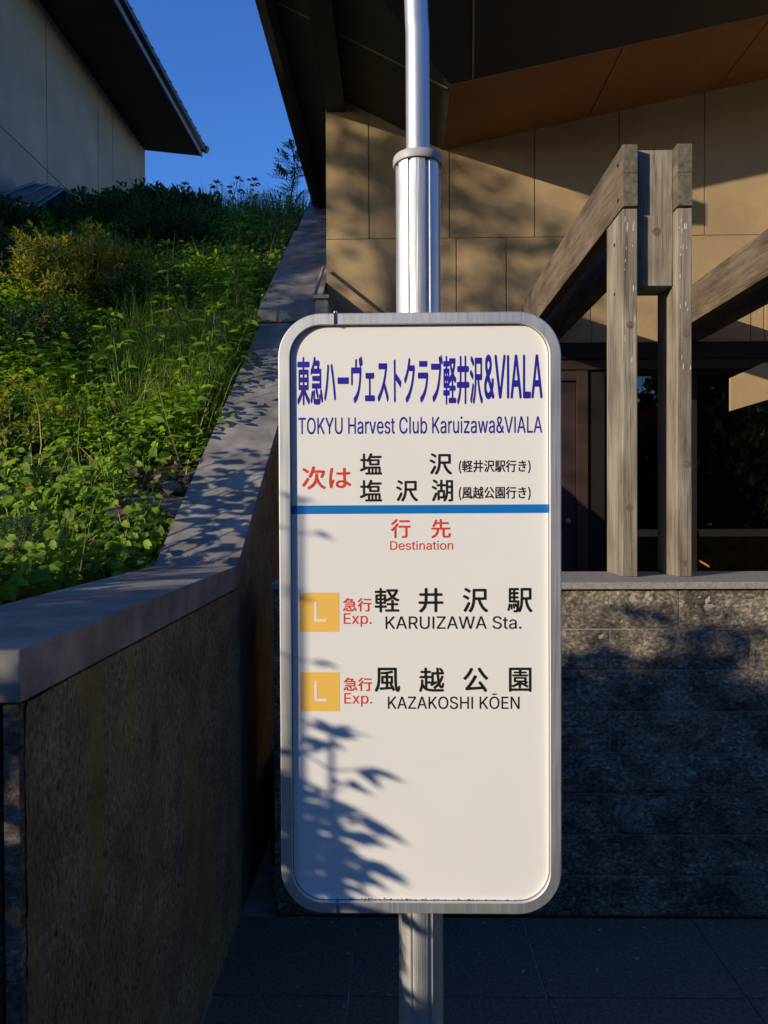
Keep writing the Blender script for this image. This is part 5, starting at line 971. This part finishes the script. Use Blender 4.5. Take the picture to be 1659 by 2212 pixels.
for (a, b, c, d), lt in (((-0.15474, 1.34669, -0.09226, 1.40902), (-0.13214, 1.36271, -0.11234, 1.39533)), ((-0.15459, 1.21974, -0.09218, 1.28209), (-0.13226, 1.23581, -0.11214, 1.26881))):
    bg = spart(MB().add([(a, 1.12575, b), (c, 1.12575, b), (c, 1.12575, d), (a, 1.12575, d)], [(0, 1, 2, 3)]).build('route_badge', M['yellow'], bs_))
    x0, z0, x1, z1 = lt
    s = 0.0021
    arc = [(math.cos(t), math.sin(t)) for t in np.linspace(0, math.pi, 9)]
    out = [(x0 + s + s * c, z1 - s + s * q) for c, q in arc] + [(x0, z0 + s), (x0 + .3 * s, z0 + .3 * s), (x0 + s, z0), (x1 - s, z0)] + [(x1 - s + s * q, z0 + s - s * c) for c, q in arc[1:]] + [(x0 + 2 * s, z0 + 2 * s)]
    lm = MB().add([(px, 1.1255, pz) for px, pz in out], [tuple(range(len(out)))])
    lm.build('letter', M['white'], bg)
# fluted pole
PR, PC = 0.0364, (SX + 0.0008, 1.165)
def pole_profile():
    out = []
    for i in range(8):
        c = -90 + 45 * i + 22.5
        for a, rr in ((c - 38.5, PR), (c - 30, PR), (c - 22, PR), (c - 14, PR), (c - 6.6, PR), (c - 6.0, PR - 0.0035), (c + 2.0, PR - 0.0035), (c + 2.6, PR - 0.0012), (c + 6.0, PR - 0.0012), (c + 6.4, PR)):
            out.append((PC[0] + rr * math.cos(R(a)), PC[1] + rr * math.sin(R(a))))
    return out
spart(MB().prism(pole_profile(), 2, -0.04, 2.108).build('pole', M['alu_v'], bs_, smooth='auto'))
def lathe(pr, c, n=48):
    m = MB()
    m.add([(c[0] + r * math.cos(2 * math.pi * i / n), c[1] + r * math.sin(2 * math.pi * i / n), z) for r, z in pr for i in range(n)],
          [(j * n + i, j * n + (i + 1) % n, (j + 1) * n + (i + 1) % n, (j + 1) * n + i) for j in range(len(pr) - 1) for i in range(n)])
    return m
spart(lathe([(0.0362, 2.098), (0.0400, 2.098), (0.0408, 2.100), (0.0408, 2.1085), (0.0398, 2.1115), (0.019, 2.1135), (0.019, 2.10)], PC).build('collar', M['collar'], bs_, smooth='auto'))
up = MB()
zz = list(np.linspace(2.08, 2.315, 4)) + list(np.linspace(2.33, 2.42, 6)) + [2.5, 3.2]
up.tube([(PC[0] - (0 if z < 2.32 else min(0.003, 0.0008 + (z - 2.32) * 0.03)), PC[1], z) for z in zz], [0.0194 if z < 2.33 else 0.0191 for z in zz], 40)
spart(up.build('upper_pipe', M['pipe'], bs_, smooth='auto'))

# ------------------------------------------------------------------ plants
def to_np(l):
    return np.array(l, float)
def on_hill(n, x0, x1, y0, y1, lift=0.0):
    x, y = rnd(n, x0, x1), rnd(n, y0, y1)
    return np.stack([x, y, np.array([hill_z(a, b) for a, b in zip(x, y)]) + lift], 1)
def dens(x, y, s, seed):
    return noise.noise((x * s, y * s, seed))

# ground cover: layered horizontal leaves in clumps
P, D, N, L = [], [], [], []
for k in range(13000):
    y = 1.3 + 6.6 * RNG.random() ** 1.2
    x = -0.93 - 3.3 * RNG.random() ** 1.1
    if y < 2.4 and x > -1.05:
        continue
    if dens(x, y, 1.6, 2.0) < -0.5 or (y > 4.9 and RNG.random() < 0.45) or (3.02 < y < 3.45 and x > -1.22 and RNG.random() < 0.9) or (3.3 < y < 3.5 and RNG.random() < 0.35):
        continue
    h = 0.05 + 0.13 * RNG.random() + 0.09 * max(0, dens(x, y, 2.2, 9.0))
    z = hill_z(x, y)
    cnt = RNG.integers(4, 8)
    big = 0.030 + 0.036 * RNG.random() ** 1.5
    for q in range(cnt):
        a = RNG.uniform(0, 2 * math.pi)
        hh = h * RNG.uniform(0.25, 1.0)
        P.append((x + 0.02 * math.cos(a), y + 0.02 * math.sin(a), z + hh))
        D.append((math.cos(a), 0.6 * math.sin(a) - 0.25, 0.55 * math.sin(a) - 0.25))
        N.append((RNG.normal() * .35 - 0.45, RNG.normal() * .35 - 0.75, 0.65))
        L.append(big * RNG.uniform(0.6, 1.25))
tag(link('ground_cover', leaf_mesh('ground_cover', OVATE, P, D, N, L, to_np(L) * 1.05), M['leaf']), 'carpet of small bright green leaves covering the slope', 'ground cover', kind='stuff')

# grass: on the lit bank beside the coping, thin over the upper slope, along the crest
P, D, N, L, W = [], [], [], [], []
def grass_patch(n, x0, x1, y0, y1, h0, h1, w, seed, thr=-0.2, lean=0.25):
    for _ in range(n):
        x, y = RNG.uniform(x0, x1), RNG.uniform(y0, y1)
        if dens(x, y, 2.0, seed) < thr:
            continue
        P.append((x, y, hill_z(x, y) - 0.01))
        D.append((RNG.normal() * lean, RNG.normal() * lean - 0.05, 1))
        N.append((RNG.normal(), RNG.normal() - 0.5, 0.1))
        L.append(RNG.uniform(h0, h1))
        W.append(w * RNG.uniform(0.6, 1.4))
grass_patch(2300, -1.75, -0.93, 3.5, 4.75, 0.18, 0.46, 0.0045, 4, -0.25, 0.22)
grass_patch(7500, -3.2, -0.92, 4.8, 8.4, 0.10, 0.28, 0.005, 6, -0.25, 0.3)
grass_patch(700, -3.6, -1.0, 2.0, 4.4, 0.14, 0.35, 0.006, 8, -0.1, 0.3)
grass_patch(2400, -3.9, -0.9, 7.6, 8.9, 0.18, 0.42, 0.007, 12, -0.3, 0.28)
tag(link('grass', leaf_mesh('grass', BLADE, P, D, N, L, W), M['grass']), 'fine tall grass on the upper slope and beside the coping', 'grass', kind='stuff')

P, D, N, L, W = [], [], [], [], []
grass_patch(420, -3.2, -0.93, 2.2, 7.5, 0.2, 0.48, 0.004, 31, -0.5, 0.4)
tag(link('dry_grass', leaf_mesh('dry_grass', BLADE, P, D, N, L, W), M['straw']), 'scattered dry straw-coloured stalks among the green plants', 'dry grass', kind='stuff')
# undergrowth: thin-leaved young weeds among the grass
P, D, N, L = [], [], [], []
for _ in range(1300):
    x, y = RNG.uniform(-2.9, -0.93), RNG.uniform(3.4, 5.8)
    if dens(x, y, 1.8, 21) < -0.15 or (x > -1.7 and 3.6 < y < 4.7 and RNG.random() < 0.6):
        continue
    z, h = hill_z(x, y), RNG.uniform(0.10, 0.36)
    la, lb = RNG.normal() * .05, RNG.normal() * .05 - .03
    a0 = RNG.uniform(0, 6)
    n_ = int(4 + h * 22)
    for q in range(n_):
        s = 0.3 + 0.7 * (q + .5) / n_
        a = a0 + q * 2.4
        P.append((x + la * s, y + lb * s, z + h * s))
        D.append((math.cos(a), math.sin(a), RNG.uniform(-.1, .5)))
        N.append((RNG.normal() * .3 - .35, RNG.normal() * .3 - .6, .8))
        L.append(RNG.uniform(.04, .095))
tag(link('undergrowth', leaf_mesh('undergrowth', LANCE, P, D, N, L, to_np(L) * 1.15), M['weed']), 'thin-leaved young weeds growing thickly among the grass', 'undergrowth', kind='stuff')

# bare patches: rocks and a drain slab near the coping
for i, (x, y, s) in enumerate(((-1.02, 3.22, .05), (-1.10, 3.30, .035), (-0.96, 3.38, .045), (-1.17, 3.2, .03), (-1.05, 3.42, .03), (-0.98, 3.12, .03), (-1.25, 3.36, .04))):
    b = bmesh.new()
    bmesh.ops.create_icosphere(b, subdivisions=2, radius=s)
    for v in b.verts:
        v.co *= 1 + 0.35 * noise.noise(v.co * 25 + Vector((i, i, i)))
        v.co.z *= 0.65
    m = MB().add([v.co for v in b.verts], [[v.index for v in f.verts] for f in b.faces])
    b.free()
    o = m.build('rock', M['rock'])
    o.location = (x, y, hill_z(x, y) + s * 0.25)
    tag(o, 'grey rock on the bare soil beside the climbing coping', 'rock', 'rocks beside the coping')
sb = MB().box(-0.17, 0.17, -0.10, 0.10, -0.03, 0.03, 0.006).build('stone_slab', M['rock'])
sb.location = (-1.06, 3.05, hill_z(-1.06, 3.05) + 0.03)
sb.rotation_euler = (R(20), 0, R(12))
tag(sb, 'flat brownish stone slab lying between weeds and coping', 'stone')

def shrub(name, label, c, rx, ry, h, nshoot, per, ll, tmpl, lw, material, group=None, up=0.5, cat='shrub'):
    t = thing(name, label, cat, group, (c[0], c[1], hill_z(c[0], c[1]) if len(c) < 3 else c[2]))
    P, D, N, L = [], [], [], []
    st = MB()
    d = sphere_dirs(nshoot, 0.25)
    rad = 0.45 + 0.55 * RNG.random(nshoot) ** 0.45
    for i in range(nshoot):
        wob = 1 + 0.28 * noise.noise(Vector(d[i]) * 2.1 + Vector((c[0] * 5, c[1] * 5, 0)))
        p = np.array((d[i][0] * rx, d[i][1] * ry, 0.5 * h + d[i][2] * 0.52 * h)) * rad[i] * wob
        p[2] = max(0.02, p[2])
        ax = d[i] * np.array((1, 1, 0.8)) + np.array((0, 0, up))
        ax /= np.linalg.norm(ax)
        if i % 4 == 0:
            b = (p[0] * 0.15, p[1] * 0.15, 0.0)
            mid = (p[0] * 0.6, p[1] * 0.6, p[2] * 0.5)
            st.tube([b, mid, tuple(p)], [0.009 * h / .8, 0.006 * h / .8, 0.002], 5, False)
        for q in range(per):
            tt = q / per
            a = q * 2.4 + RNG.uniform(0, 0.8)
            s = np.cross(ax, (0.3, 0.5, 0.81))
            s /= np.linalg.norm(s)
            s2 = np.cross(ax, s)
            o = s * math.cos(a) + s2 * math.sin(a)
            P.append(p - ax * ll * 1.6 * tt + o * ll * 0.1)
            D.append(o * (0.55 + 0.6 * tt) + ax * (0.9 - 0.5 * tt))
            N.append(ax + np.array((0, -0.2, 0.3)))
            L.append(ll * RNG.uniform(0.65, 1.2))
    link('foliage', leaf_mesh('foliage', tmpl, P, D, N, L, to_np(L) * lw), material, t)
    st.build('stem', M['bark'], t)
    return t

shrub('shrub', 'yellow-green shrub with upright leaf rosettes in the middle of the slope', (-2.25, 5.15), 0.58, 0.42, 0.62, 620, 9, 0.050, LANCE, 1.15, M['yellow_shrub'])
shrub('shrub', 'dull green shrub left of the yellow-green one, at the left edge of the photo', (-3.0, 5.6), 0.55, 0.5, 0.50, 330, 9, 0.06, LANCE, 1.1, M['mid_shrub'])
shrub('shrub', 'dark dense shrub right of the yellow-green one, below the grey building corner', (-2.15, 6.6), 0.50, 0.5, 0.55, 380, 8, 0.06, LANCE, 1.1, M['dark_shrub'])
shrub('shrub', 'dark shrub in front of the black utility box', (-3.0, 7.35), 0.55, 0.4, 0.34, 300, 8, 0.06, LANCE, 1.1, M['dark_shrub'])
shrub('shrub', 'dark leafy shrub on the crest under the far corner of the grey building', (-2.75, 8.05), 0.75, 0.35, 0.26, 420, 8, 0.065, OVATE, 0.9, M['dark_shrub'])
shrub('shrub', 'dark shrub at the left edge hiding the foot of the shed', (-4.1, 7.2), 0.55, 0.4, 0.30, 300, 8, 0.06, LANCE, 1.1, M['mid_shrub'])
shrub('shrub', 'low mid green shrub left of the tall grass, leaves in rosettes', (-2.35, 4.35), 0.55, 0.42, 0.46, 280, 9, 0.052, LANCE, 1.2, M['mid_shrub'])
shrub('shrub', 'sparse shrub with pale woody twigs at the left edge of the lit bank', (-1.95, 3.55), 0.32, 0.25, 0.36, 90, 9, 0.045, LANCE, 1.2, M['yellow_shrub'])
shrub('shrub', 'small dark shrub in the shaded gap below the yellow-green shrub', (-1.75, 5.0), 0.42, 0.35, 0.42, 240, 8, 0.05, LANCE, 1.1, M['dark_shrub'])
shrub('feathery_shrub', 'low feathery grey-green shrub behind the level coping at the left edge', (-1.30, 2.36), 0.20, 0.17, 0.27, 150, 26, 0.021, KITE, 0.55, M['conifer'], up=1.0)

def weed(label, x, y, h, lean, nodes, ll, lw, stemm, z=None, group=None, name='weed', branch=True, m='weed', s0=0.22):
    z0 = hill_z(x, y) if z is None else z
    t = thing(name, label, 'weed', group, (x, y, z0))
    P, D, N, L = [], [], [], []
    pts = [(lean[0] * s * s, lean[1] * s * s, h * s) for s in np.linspace(0, 1, 9)]
    st = MB().tube(pts, list(np.linspace(0.0052, 0.0016, 9) * (h / 0.5) ** 0.5), 6)
    a0 = RNG.uniform(0, 6)
    for q in range(nodes):
        s = s0 + (1 - s0) * (q + 0.5) / nodes
        b = np.array((lean[0] * s * s, lean[1] * s * s, h * s))
        for side in (0, 1):
            a = a0 + q * 1.57 + side * math.pi + RNG.normal() * 0.25
            k = 1.0 if s < 0.85 else 0.7
            o = np.array((math.cos(a), math.sin(a), 0))
            pet = ll * 0.35
            tip = b + o * pet + np.array((0, 0, pet * 0.55))
            st.tube([tuple(b), tuple(tip)], [0.0016, 0.0011], 4, False)
            for dev in ((0,) if not branch else (-0.75, 0, 0.75)):
                oo = np.array((math.cos(a + dev), math.sin(a + dev), RNG.uniform(-0.25, 0.2)))
                P.append(tip)
                D.append(oo)
                N.append((RNG.normal() * .25 - .3, RNG.normal() * .25 - .5, .8))
                L.append(ll * k * (1 if dev == 0 else 0.72) * RNG.uniform(0.8, 1.15))
    top = np.array(pts[-1])
    for q in range(6):
        a = q * 1.05
        P.append(top)
        D.append((math.cos(a), math.sin(a), 0.55))
        N.append((0, 0, 1))
        L.append(ll * 0.6)
    link('foliage', leaf_mesh('foliage', LANCE, P, D, N, L, to_np(L) * lw), M[m], t)
    st.build('stem', stemm, t, smooth=True)
    return t

G = 'tall weeds on the slope'
weed('tallest weed with bare reddish stem standing beside the climbing coping', -1.02, 4.55, 0.78, (0.03, -0.03), 8, 0.11, 1.15, M['redstem'], group=G)
weed('leafy weed at the foot of the tallest reddish-stemmed weed', -0.98, 4.30, 0.52, (0.04, -0.05), 7, 0.10, 1.2, M['stem'], group=G)
weed('weed with broad drooping lit leaves in the middle of the grass bank', -1.48, 3.80, 0.55, (-0.04, -0.05), 6, 0.13, 1.2, M['stem'], group=G)
weed('weed with lit crown just right of the broad-leaved weed in the grass', -1.30, 3.95, 0.56, (0.02, -0.02), 7, 0.105, 1.2, M['redstem'], group=G)
weed('shaded weed with flat crown above the grass bank', -1.52, 4.75, 0.64, (0.0, -0.03), 6, 0.11, 1.15, M['stem'], group=G)
weed('bluish shaded weed with big leaves at the left edge of the photo', -2.25, 4.00, 0.44, (0.02, -0.05), 4, 0.10, 1.5, M['stem'], group=G)
weed('weed leaning over the coping edge beside the stone step', -0.97, 4.85, 0.34, (0.12, -0.02), 5, 0.08, 1.1, M['stem'], group=G)
weed('bushy lit weed beside the coping where the grass ends', -1.02, 3.85, 0.56, (0.05, -0.03), 7, 0.105, 1.2, M['stem'], group=G)
weed('weed leaning onto the coping below its upper joint', -0.96, 4.12, 0.46, (0.14, -0.03), 7, 0.10, 1.1, M['stem'], group=G)
weed('knotty weed with heart-shaped leaves rising above the ground cover', -1.12, 2.72, 0.20, (0.0, -0.02), 3, 0.05, 1.6, M['stem'], group=G, branch=False)
weed('knotty weed with heart-shaped leaves left of the similar lower one', -1.33, 2.80, 0.22, (-0.02, -0.02), 3, 0.052, 1.6, M['stem'], group=G, branch=False)
for i, (x, dy) in enumerate(((-2.55, .1), (-2.15, .0), (-1.95, .2), (-1.72, .05))):
    weed(('leafy weed on the crest nearest the grey building', 'leafy weed second from the grey building on the crest', 'tallest leafy weed in the middle of the crest', 'leafy weed on the crest nearest the sapling')[i],
         x, 8.25 + dy, (0.45, .42, .55, .45)[i], (0.08, 0), 5, 0.11, 1.4, M['stem'], group='weeds along the crest', m='dark_shrub')

sp = thing('sapling', 'thin young tree against the blue sky on the crest beside the brown eave', 'young tree', loc=(-1.25, 8.3, 4.75))
P, D, N, L = [], [], [], []
st = MB().tube([(0, 0, 0), (0.03, 0, 0.35), (0.08, 0, 0.65), (0.06, 0, 0.95)], [0.012, 0.01, 0.007, 0.003], 6)
for q in range(52):
    s = 0.2 + 0.8 * RNG.random()
    a = RNG.uniform(0, 6.28)
    b = np.array((0.07 * s, 0, 0.94 * s))
    e = b + np.array((math.cos(a) * RNG.uniform(.15, .42) * (1.3 - s), math.sin(a) * 0.30 * (1.25 - s), RNG.uniform(-.02, .22)))
    st.tube([tuple(b), tuple(e)], [0.004, 0.002], 4, False)
    for w_ in range(9):
        k = 0.35 + 0.65 * w_ / 8
        P.append(b + (e - b) * k)
        D.append(np.array((math.cos(a + (-1) ** w_ * 0.9), math.sin(a + (-1) ** w_ * 0.9), 0.5)))
        N.append((0, -.3, 1))
        L.append(RNG.uniform(.05, .10))
link('crown', leaf_mesh('crown', LANCE, P, D, N, L, to_np(L) * 0.9), M['mid_shrub'], sp)
st.build('trunk', M['bark'], sp)

# plants and trees out of the frame that shade the place and stand in the window's reflection
def tree(label, x, y, h, rx, rz, zc, n, ll, z0=0.0, group='trees around the forecourt', lw=1.2):
    t = thing('tree', label, 'tree', group, (x, y, z0))
    tr = MB().tube([(0, 0, 0), (0.08, 0.05, h * .3), (-0.05, 0, h * .6), (0, 0, h * .85)], [0.11, 0.09, 0.06, 0.02], 8)
    P, D, N, L = [], [], [], []
    for _ in range(26):
        d = sphere_dirs(1, 0.1)[0]
        e = np.array((d[0] * rx * .85, d[1] * rx * .85, zc + d[2] * rz * .85))
        tr.tube([(0, 0, max(0.3, zc - rz * .7)), (e[0] * .5, e[1] * .5, e[2] * .85), tuple(e)], [0.035, 0.02, 0.006], 5, False)
        for q in range(n // 26):
            g_ = RNG.normal(size=3) * (rx * .24, rx * .24, rz * .2)
            P.append(e + g_)
            dd = RNG.normal(size=3)
            D.append(dd + (0, 0, -0.3))
            N.append(RNG.normal(size=3) + (0, 0, 1.0))
            L.append(ll * RNG.uniform(.6, 1.3))
    link('crown', leaf_mesh('crown', OVATE if ll < .09 else KITE, P, D, N, L, to_np(L) * lw), M['tree'], t)
    tr.build('trunk', M['bark'], t)
    return t
def uh(u, h):
    return 0.568 * u + 0.823 * h, -0.823 * u + 0.568 * h
FAR_TREES = (('slender dense tree of the far left row, nearest the building', -4.98, 8.8, 0.42, 2.05, 7.55, 2600), ('broad dense tree of the far left row, shading the upper slope', -6.35, 9.0, 0.55, 2.05, 7.5, 3200),
             ('tall tree of the far left row with a high crown', -5.5, 9.4, 0.5, 1.4, 8.45, 2400), ('rearmost tree of the far left row', -8.3, 9.0, 1.5, 2.3, 7.4, 3800))
for lab, u, ht, rx, rz, zc, n in FAR_TREES:
    x, y = uh(u, -9.0)
    tree(lab, x, y, ht, rx, rz, zc, n, 0.15, 0.0)
for lab, x, y in (('dark tree right of the forecourt, mirrored in the pole', 6.8, 0.9), ('dark tree right of the forecourt and behind the photographer', 7.6, -2.6)):
    tree(lab, x, y, 5.2, 1.7, 2.4, 2.5, 5200, 0.17)
for i, (x, y, ht, r_) in enumerate(((3.0, -9, 5.0, 2.0), (6.6, -9.5, 3.3, 1.7), (10.6, -9, 6.0, 2.6), (14, -9, 6.5, 2.8), (0.5, -12, 6.5, 2.8), (-4, -13, 7, 3.0))):
    tree('broad dark tree behind the photographer, number %d of the row' % (i + 1), x, y, ht, r_, ht * .42, ht * .50, 5200, 0.24)
tx, ty = uh(-4.2, -8.0)
tree('slender sparse tree on the far left dappling the tan wall', tx, ty, 7.0, 0.70, 1.2, 6.0, 1900, 0.11)
# low hedge on the left that keeps the pavement in shade
def hedge_plant(label, u, h, top, r_, n, ll):
    x, y = uh(u, h)
    t = thing('hedge_shrub', label, 'shrub', 'hedge shrubs left of the forecourt', (x, y, 0))
    P = np.stack([RNG.normal(size=n) * r_ * .30, RNG.normal(size=n) * r_ * .22, top * RNG.random(n) ** 0.8 + RNG.normal(size=n) * 0.03], 1)
    k = n // 16 if -2.3 < u < -1.5 else 1
    P[:k, 2] = top + RNG.random(k) ** 1.5 * 0.24
    P[:k, :2] *= 0.8
    D = RNG.normal(size=(n, 3))
    N_ = RNG.normal(size=(n, 3)) + (0, 0, 1)
    L = rnd(n, ll * .6, ll * 1.3)
    link('foliage', leaf_mesh('foliage', OVATE, P, D, N_, L, L * 1.1), M['tree'], t)
    MB().tube([(0, 0, 0), (0.02, 0, top * .5), (0, 0.02, top * .9)], [0.03, 0.02, 0.006], 6).build('stem', M['bark'], t)
def hedge_top(u):
    return float(np.interp(u, (-2.5, -2.3, -2.0, -1.8, -1.6, -1.45, -1.33, -1.2, -0.9, 3), (1.30, 1.33, 1.24, 1.24, 1.50, 1.72, 1.38, 0.92, 0.88, 0.88)))
for i, u in enumerate(np.arange(-2.38, 2.6, 0.17)):
    hedge_plant('dense hedge shrub left of the forecourt, plant %d of the row' % (i + 1), u, -3.0, hedge_top(u) + 0.78 + 0.05 * math.sin(i * 2.3), 0.30, 2600, 0.06)
# leafy weeds that throw the sharp shadows on the sign and on the coping
for i, (x, y, top, nd, ll, s0) in enumerate(((-1.10, .44, 1.50, 8, .07, .80), (-1.13, .46, 1.41, 12, .065, .74), (-1.175, .38, 1.40, 11, .06, .74), (-1.19, .42, 1.44, 12, .065, .74), (-1.14, .48, 1.38, 12, .065, .73), (-1.10, .46, 1.33, 11, .06, .72), (-1.235, .38, 1.90, 3, .035, .84), (-1.17, .46, 1.36, 12, .065, .72), (-1.20, .40, 1.34, 12, .06, .72), (-1.23, .43, 1.43, 11, .07, .73), (-1.16, .43, 1.40, 16, .07, .73), (-1.21, .45, 1.41, 16, .07, .73), (-1.125, .44, 1.37, 15, .07, .73))):
    weed('leafy weed left of the frame shading the sign, %s' % ('with the crown seen on the panel', 'second tallest', 'nearest the camera', 'leftmost of the low ones', 'rearmost', 'shortest', 'tallest and thinnest', 'bushy and rearmost', 'bushy and nearest', 'bushy and leftmost', 'thickly leaved in the middle', 'thickly leaved at the back', 'thickly leaved toward the panel')[i],
         x, y, top, (0.015 * (-1) ** i, 0.01), nd, ll, 1.35, M['stem'], z=0.0, group='weeds beside the sign', name='tall_weed', s0=s0)
for i, (u, h, top) in enumerate(((-2.55, -0.3, .60), (-2.66, -0.2, .75), (-2.78, -0.15, .90), (-2.9, -.2, .95), (-3.0, -.1, .95), (-3.12, -.2, .9), (-3.25, -.1, .80), (-2.72, .0, .7), (-2.95, .0, .8))):
    x, y = uh(u, h)
    weed('leafy weed left of the frame shading the lower coping, plant %d' % (i + 1), x, y, top, (0.03, 0.02), 7, 0.10, 1.6, M['stem'], group='weeds shading the coping', name='tall_weed', s0=0.55)
# the wood far behind the photographer, seen in the window
nw = 50000
Pw = np.stack([rnd(nw, -16, 40), rnd(nw, -21, -17), np.zeros(nw)], 1)
Pw[:, 2] = RNG.random(nw) ** 0.8 * np.array([13 + 2.5 * noise.noise((p * 0.3, 1.0, 2.0)) + 1.5 * noise.noise((p * 1.1, 4.0, 2.0)) - 8 * math.exp(-((p - 9.8) / 1.6) ** 2) for p in Pw[:, 0]])
tag(link('wood', leaf_mesh('wood', KITE, Pw, RNG.normal(size=(nw, 3)), RNG.normal(size=(nw, 3)) + (0, .5, .6), rnd(nw, .4, .75), rnd(nw, .6, 1.1)), M['tree']), 'dark wood far behind the photographer, mirrored in the window', 'wood', kind='stuff')
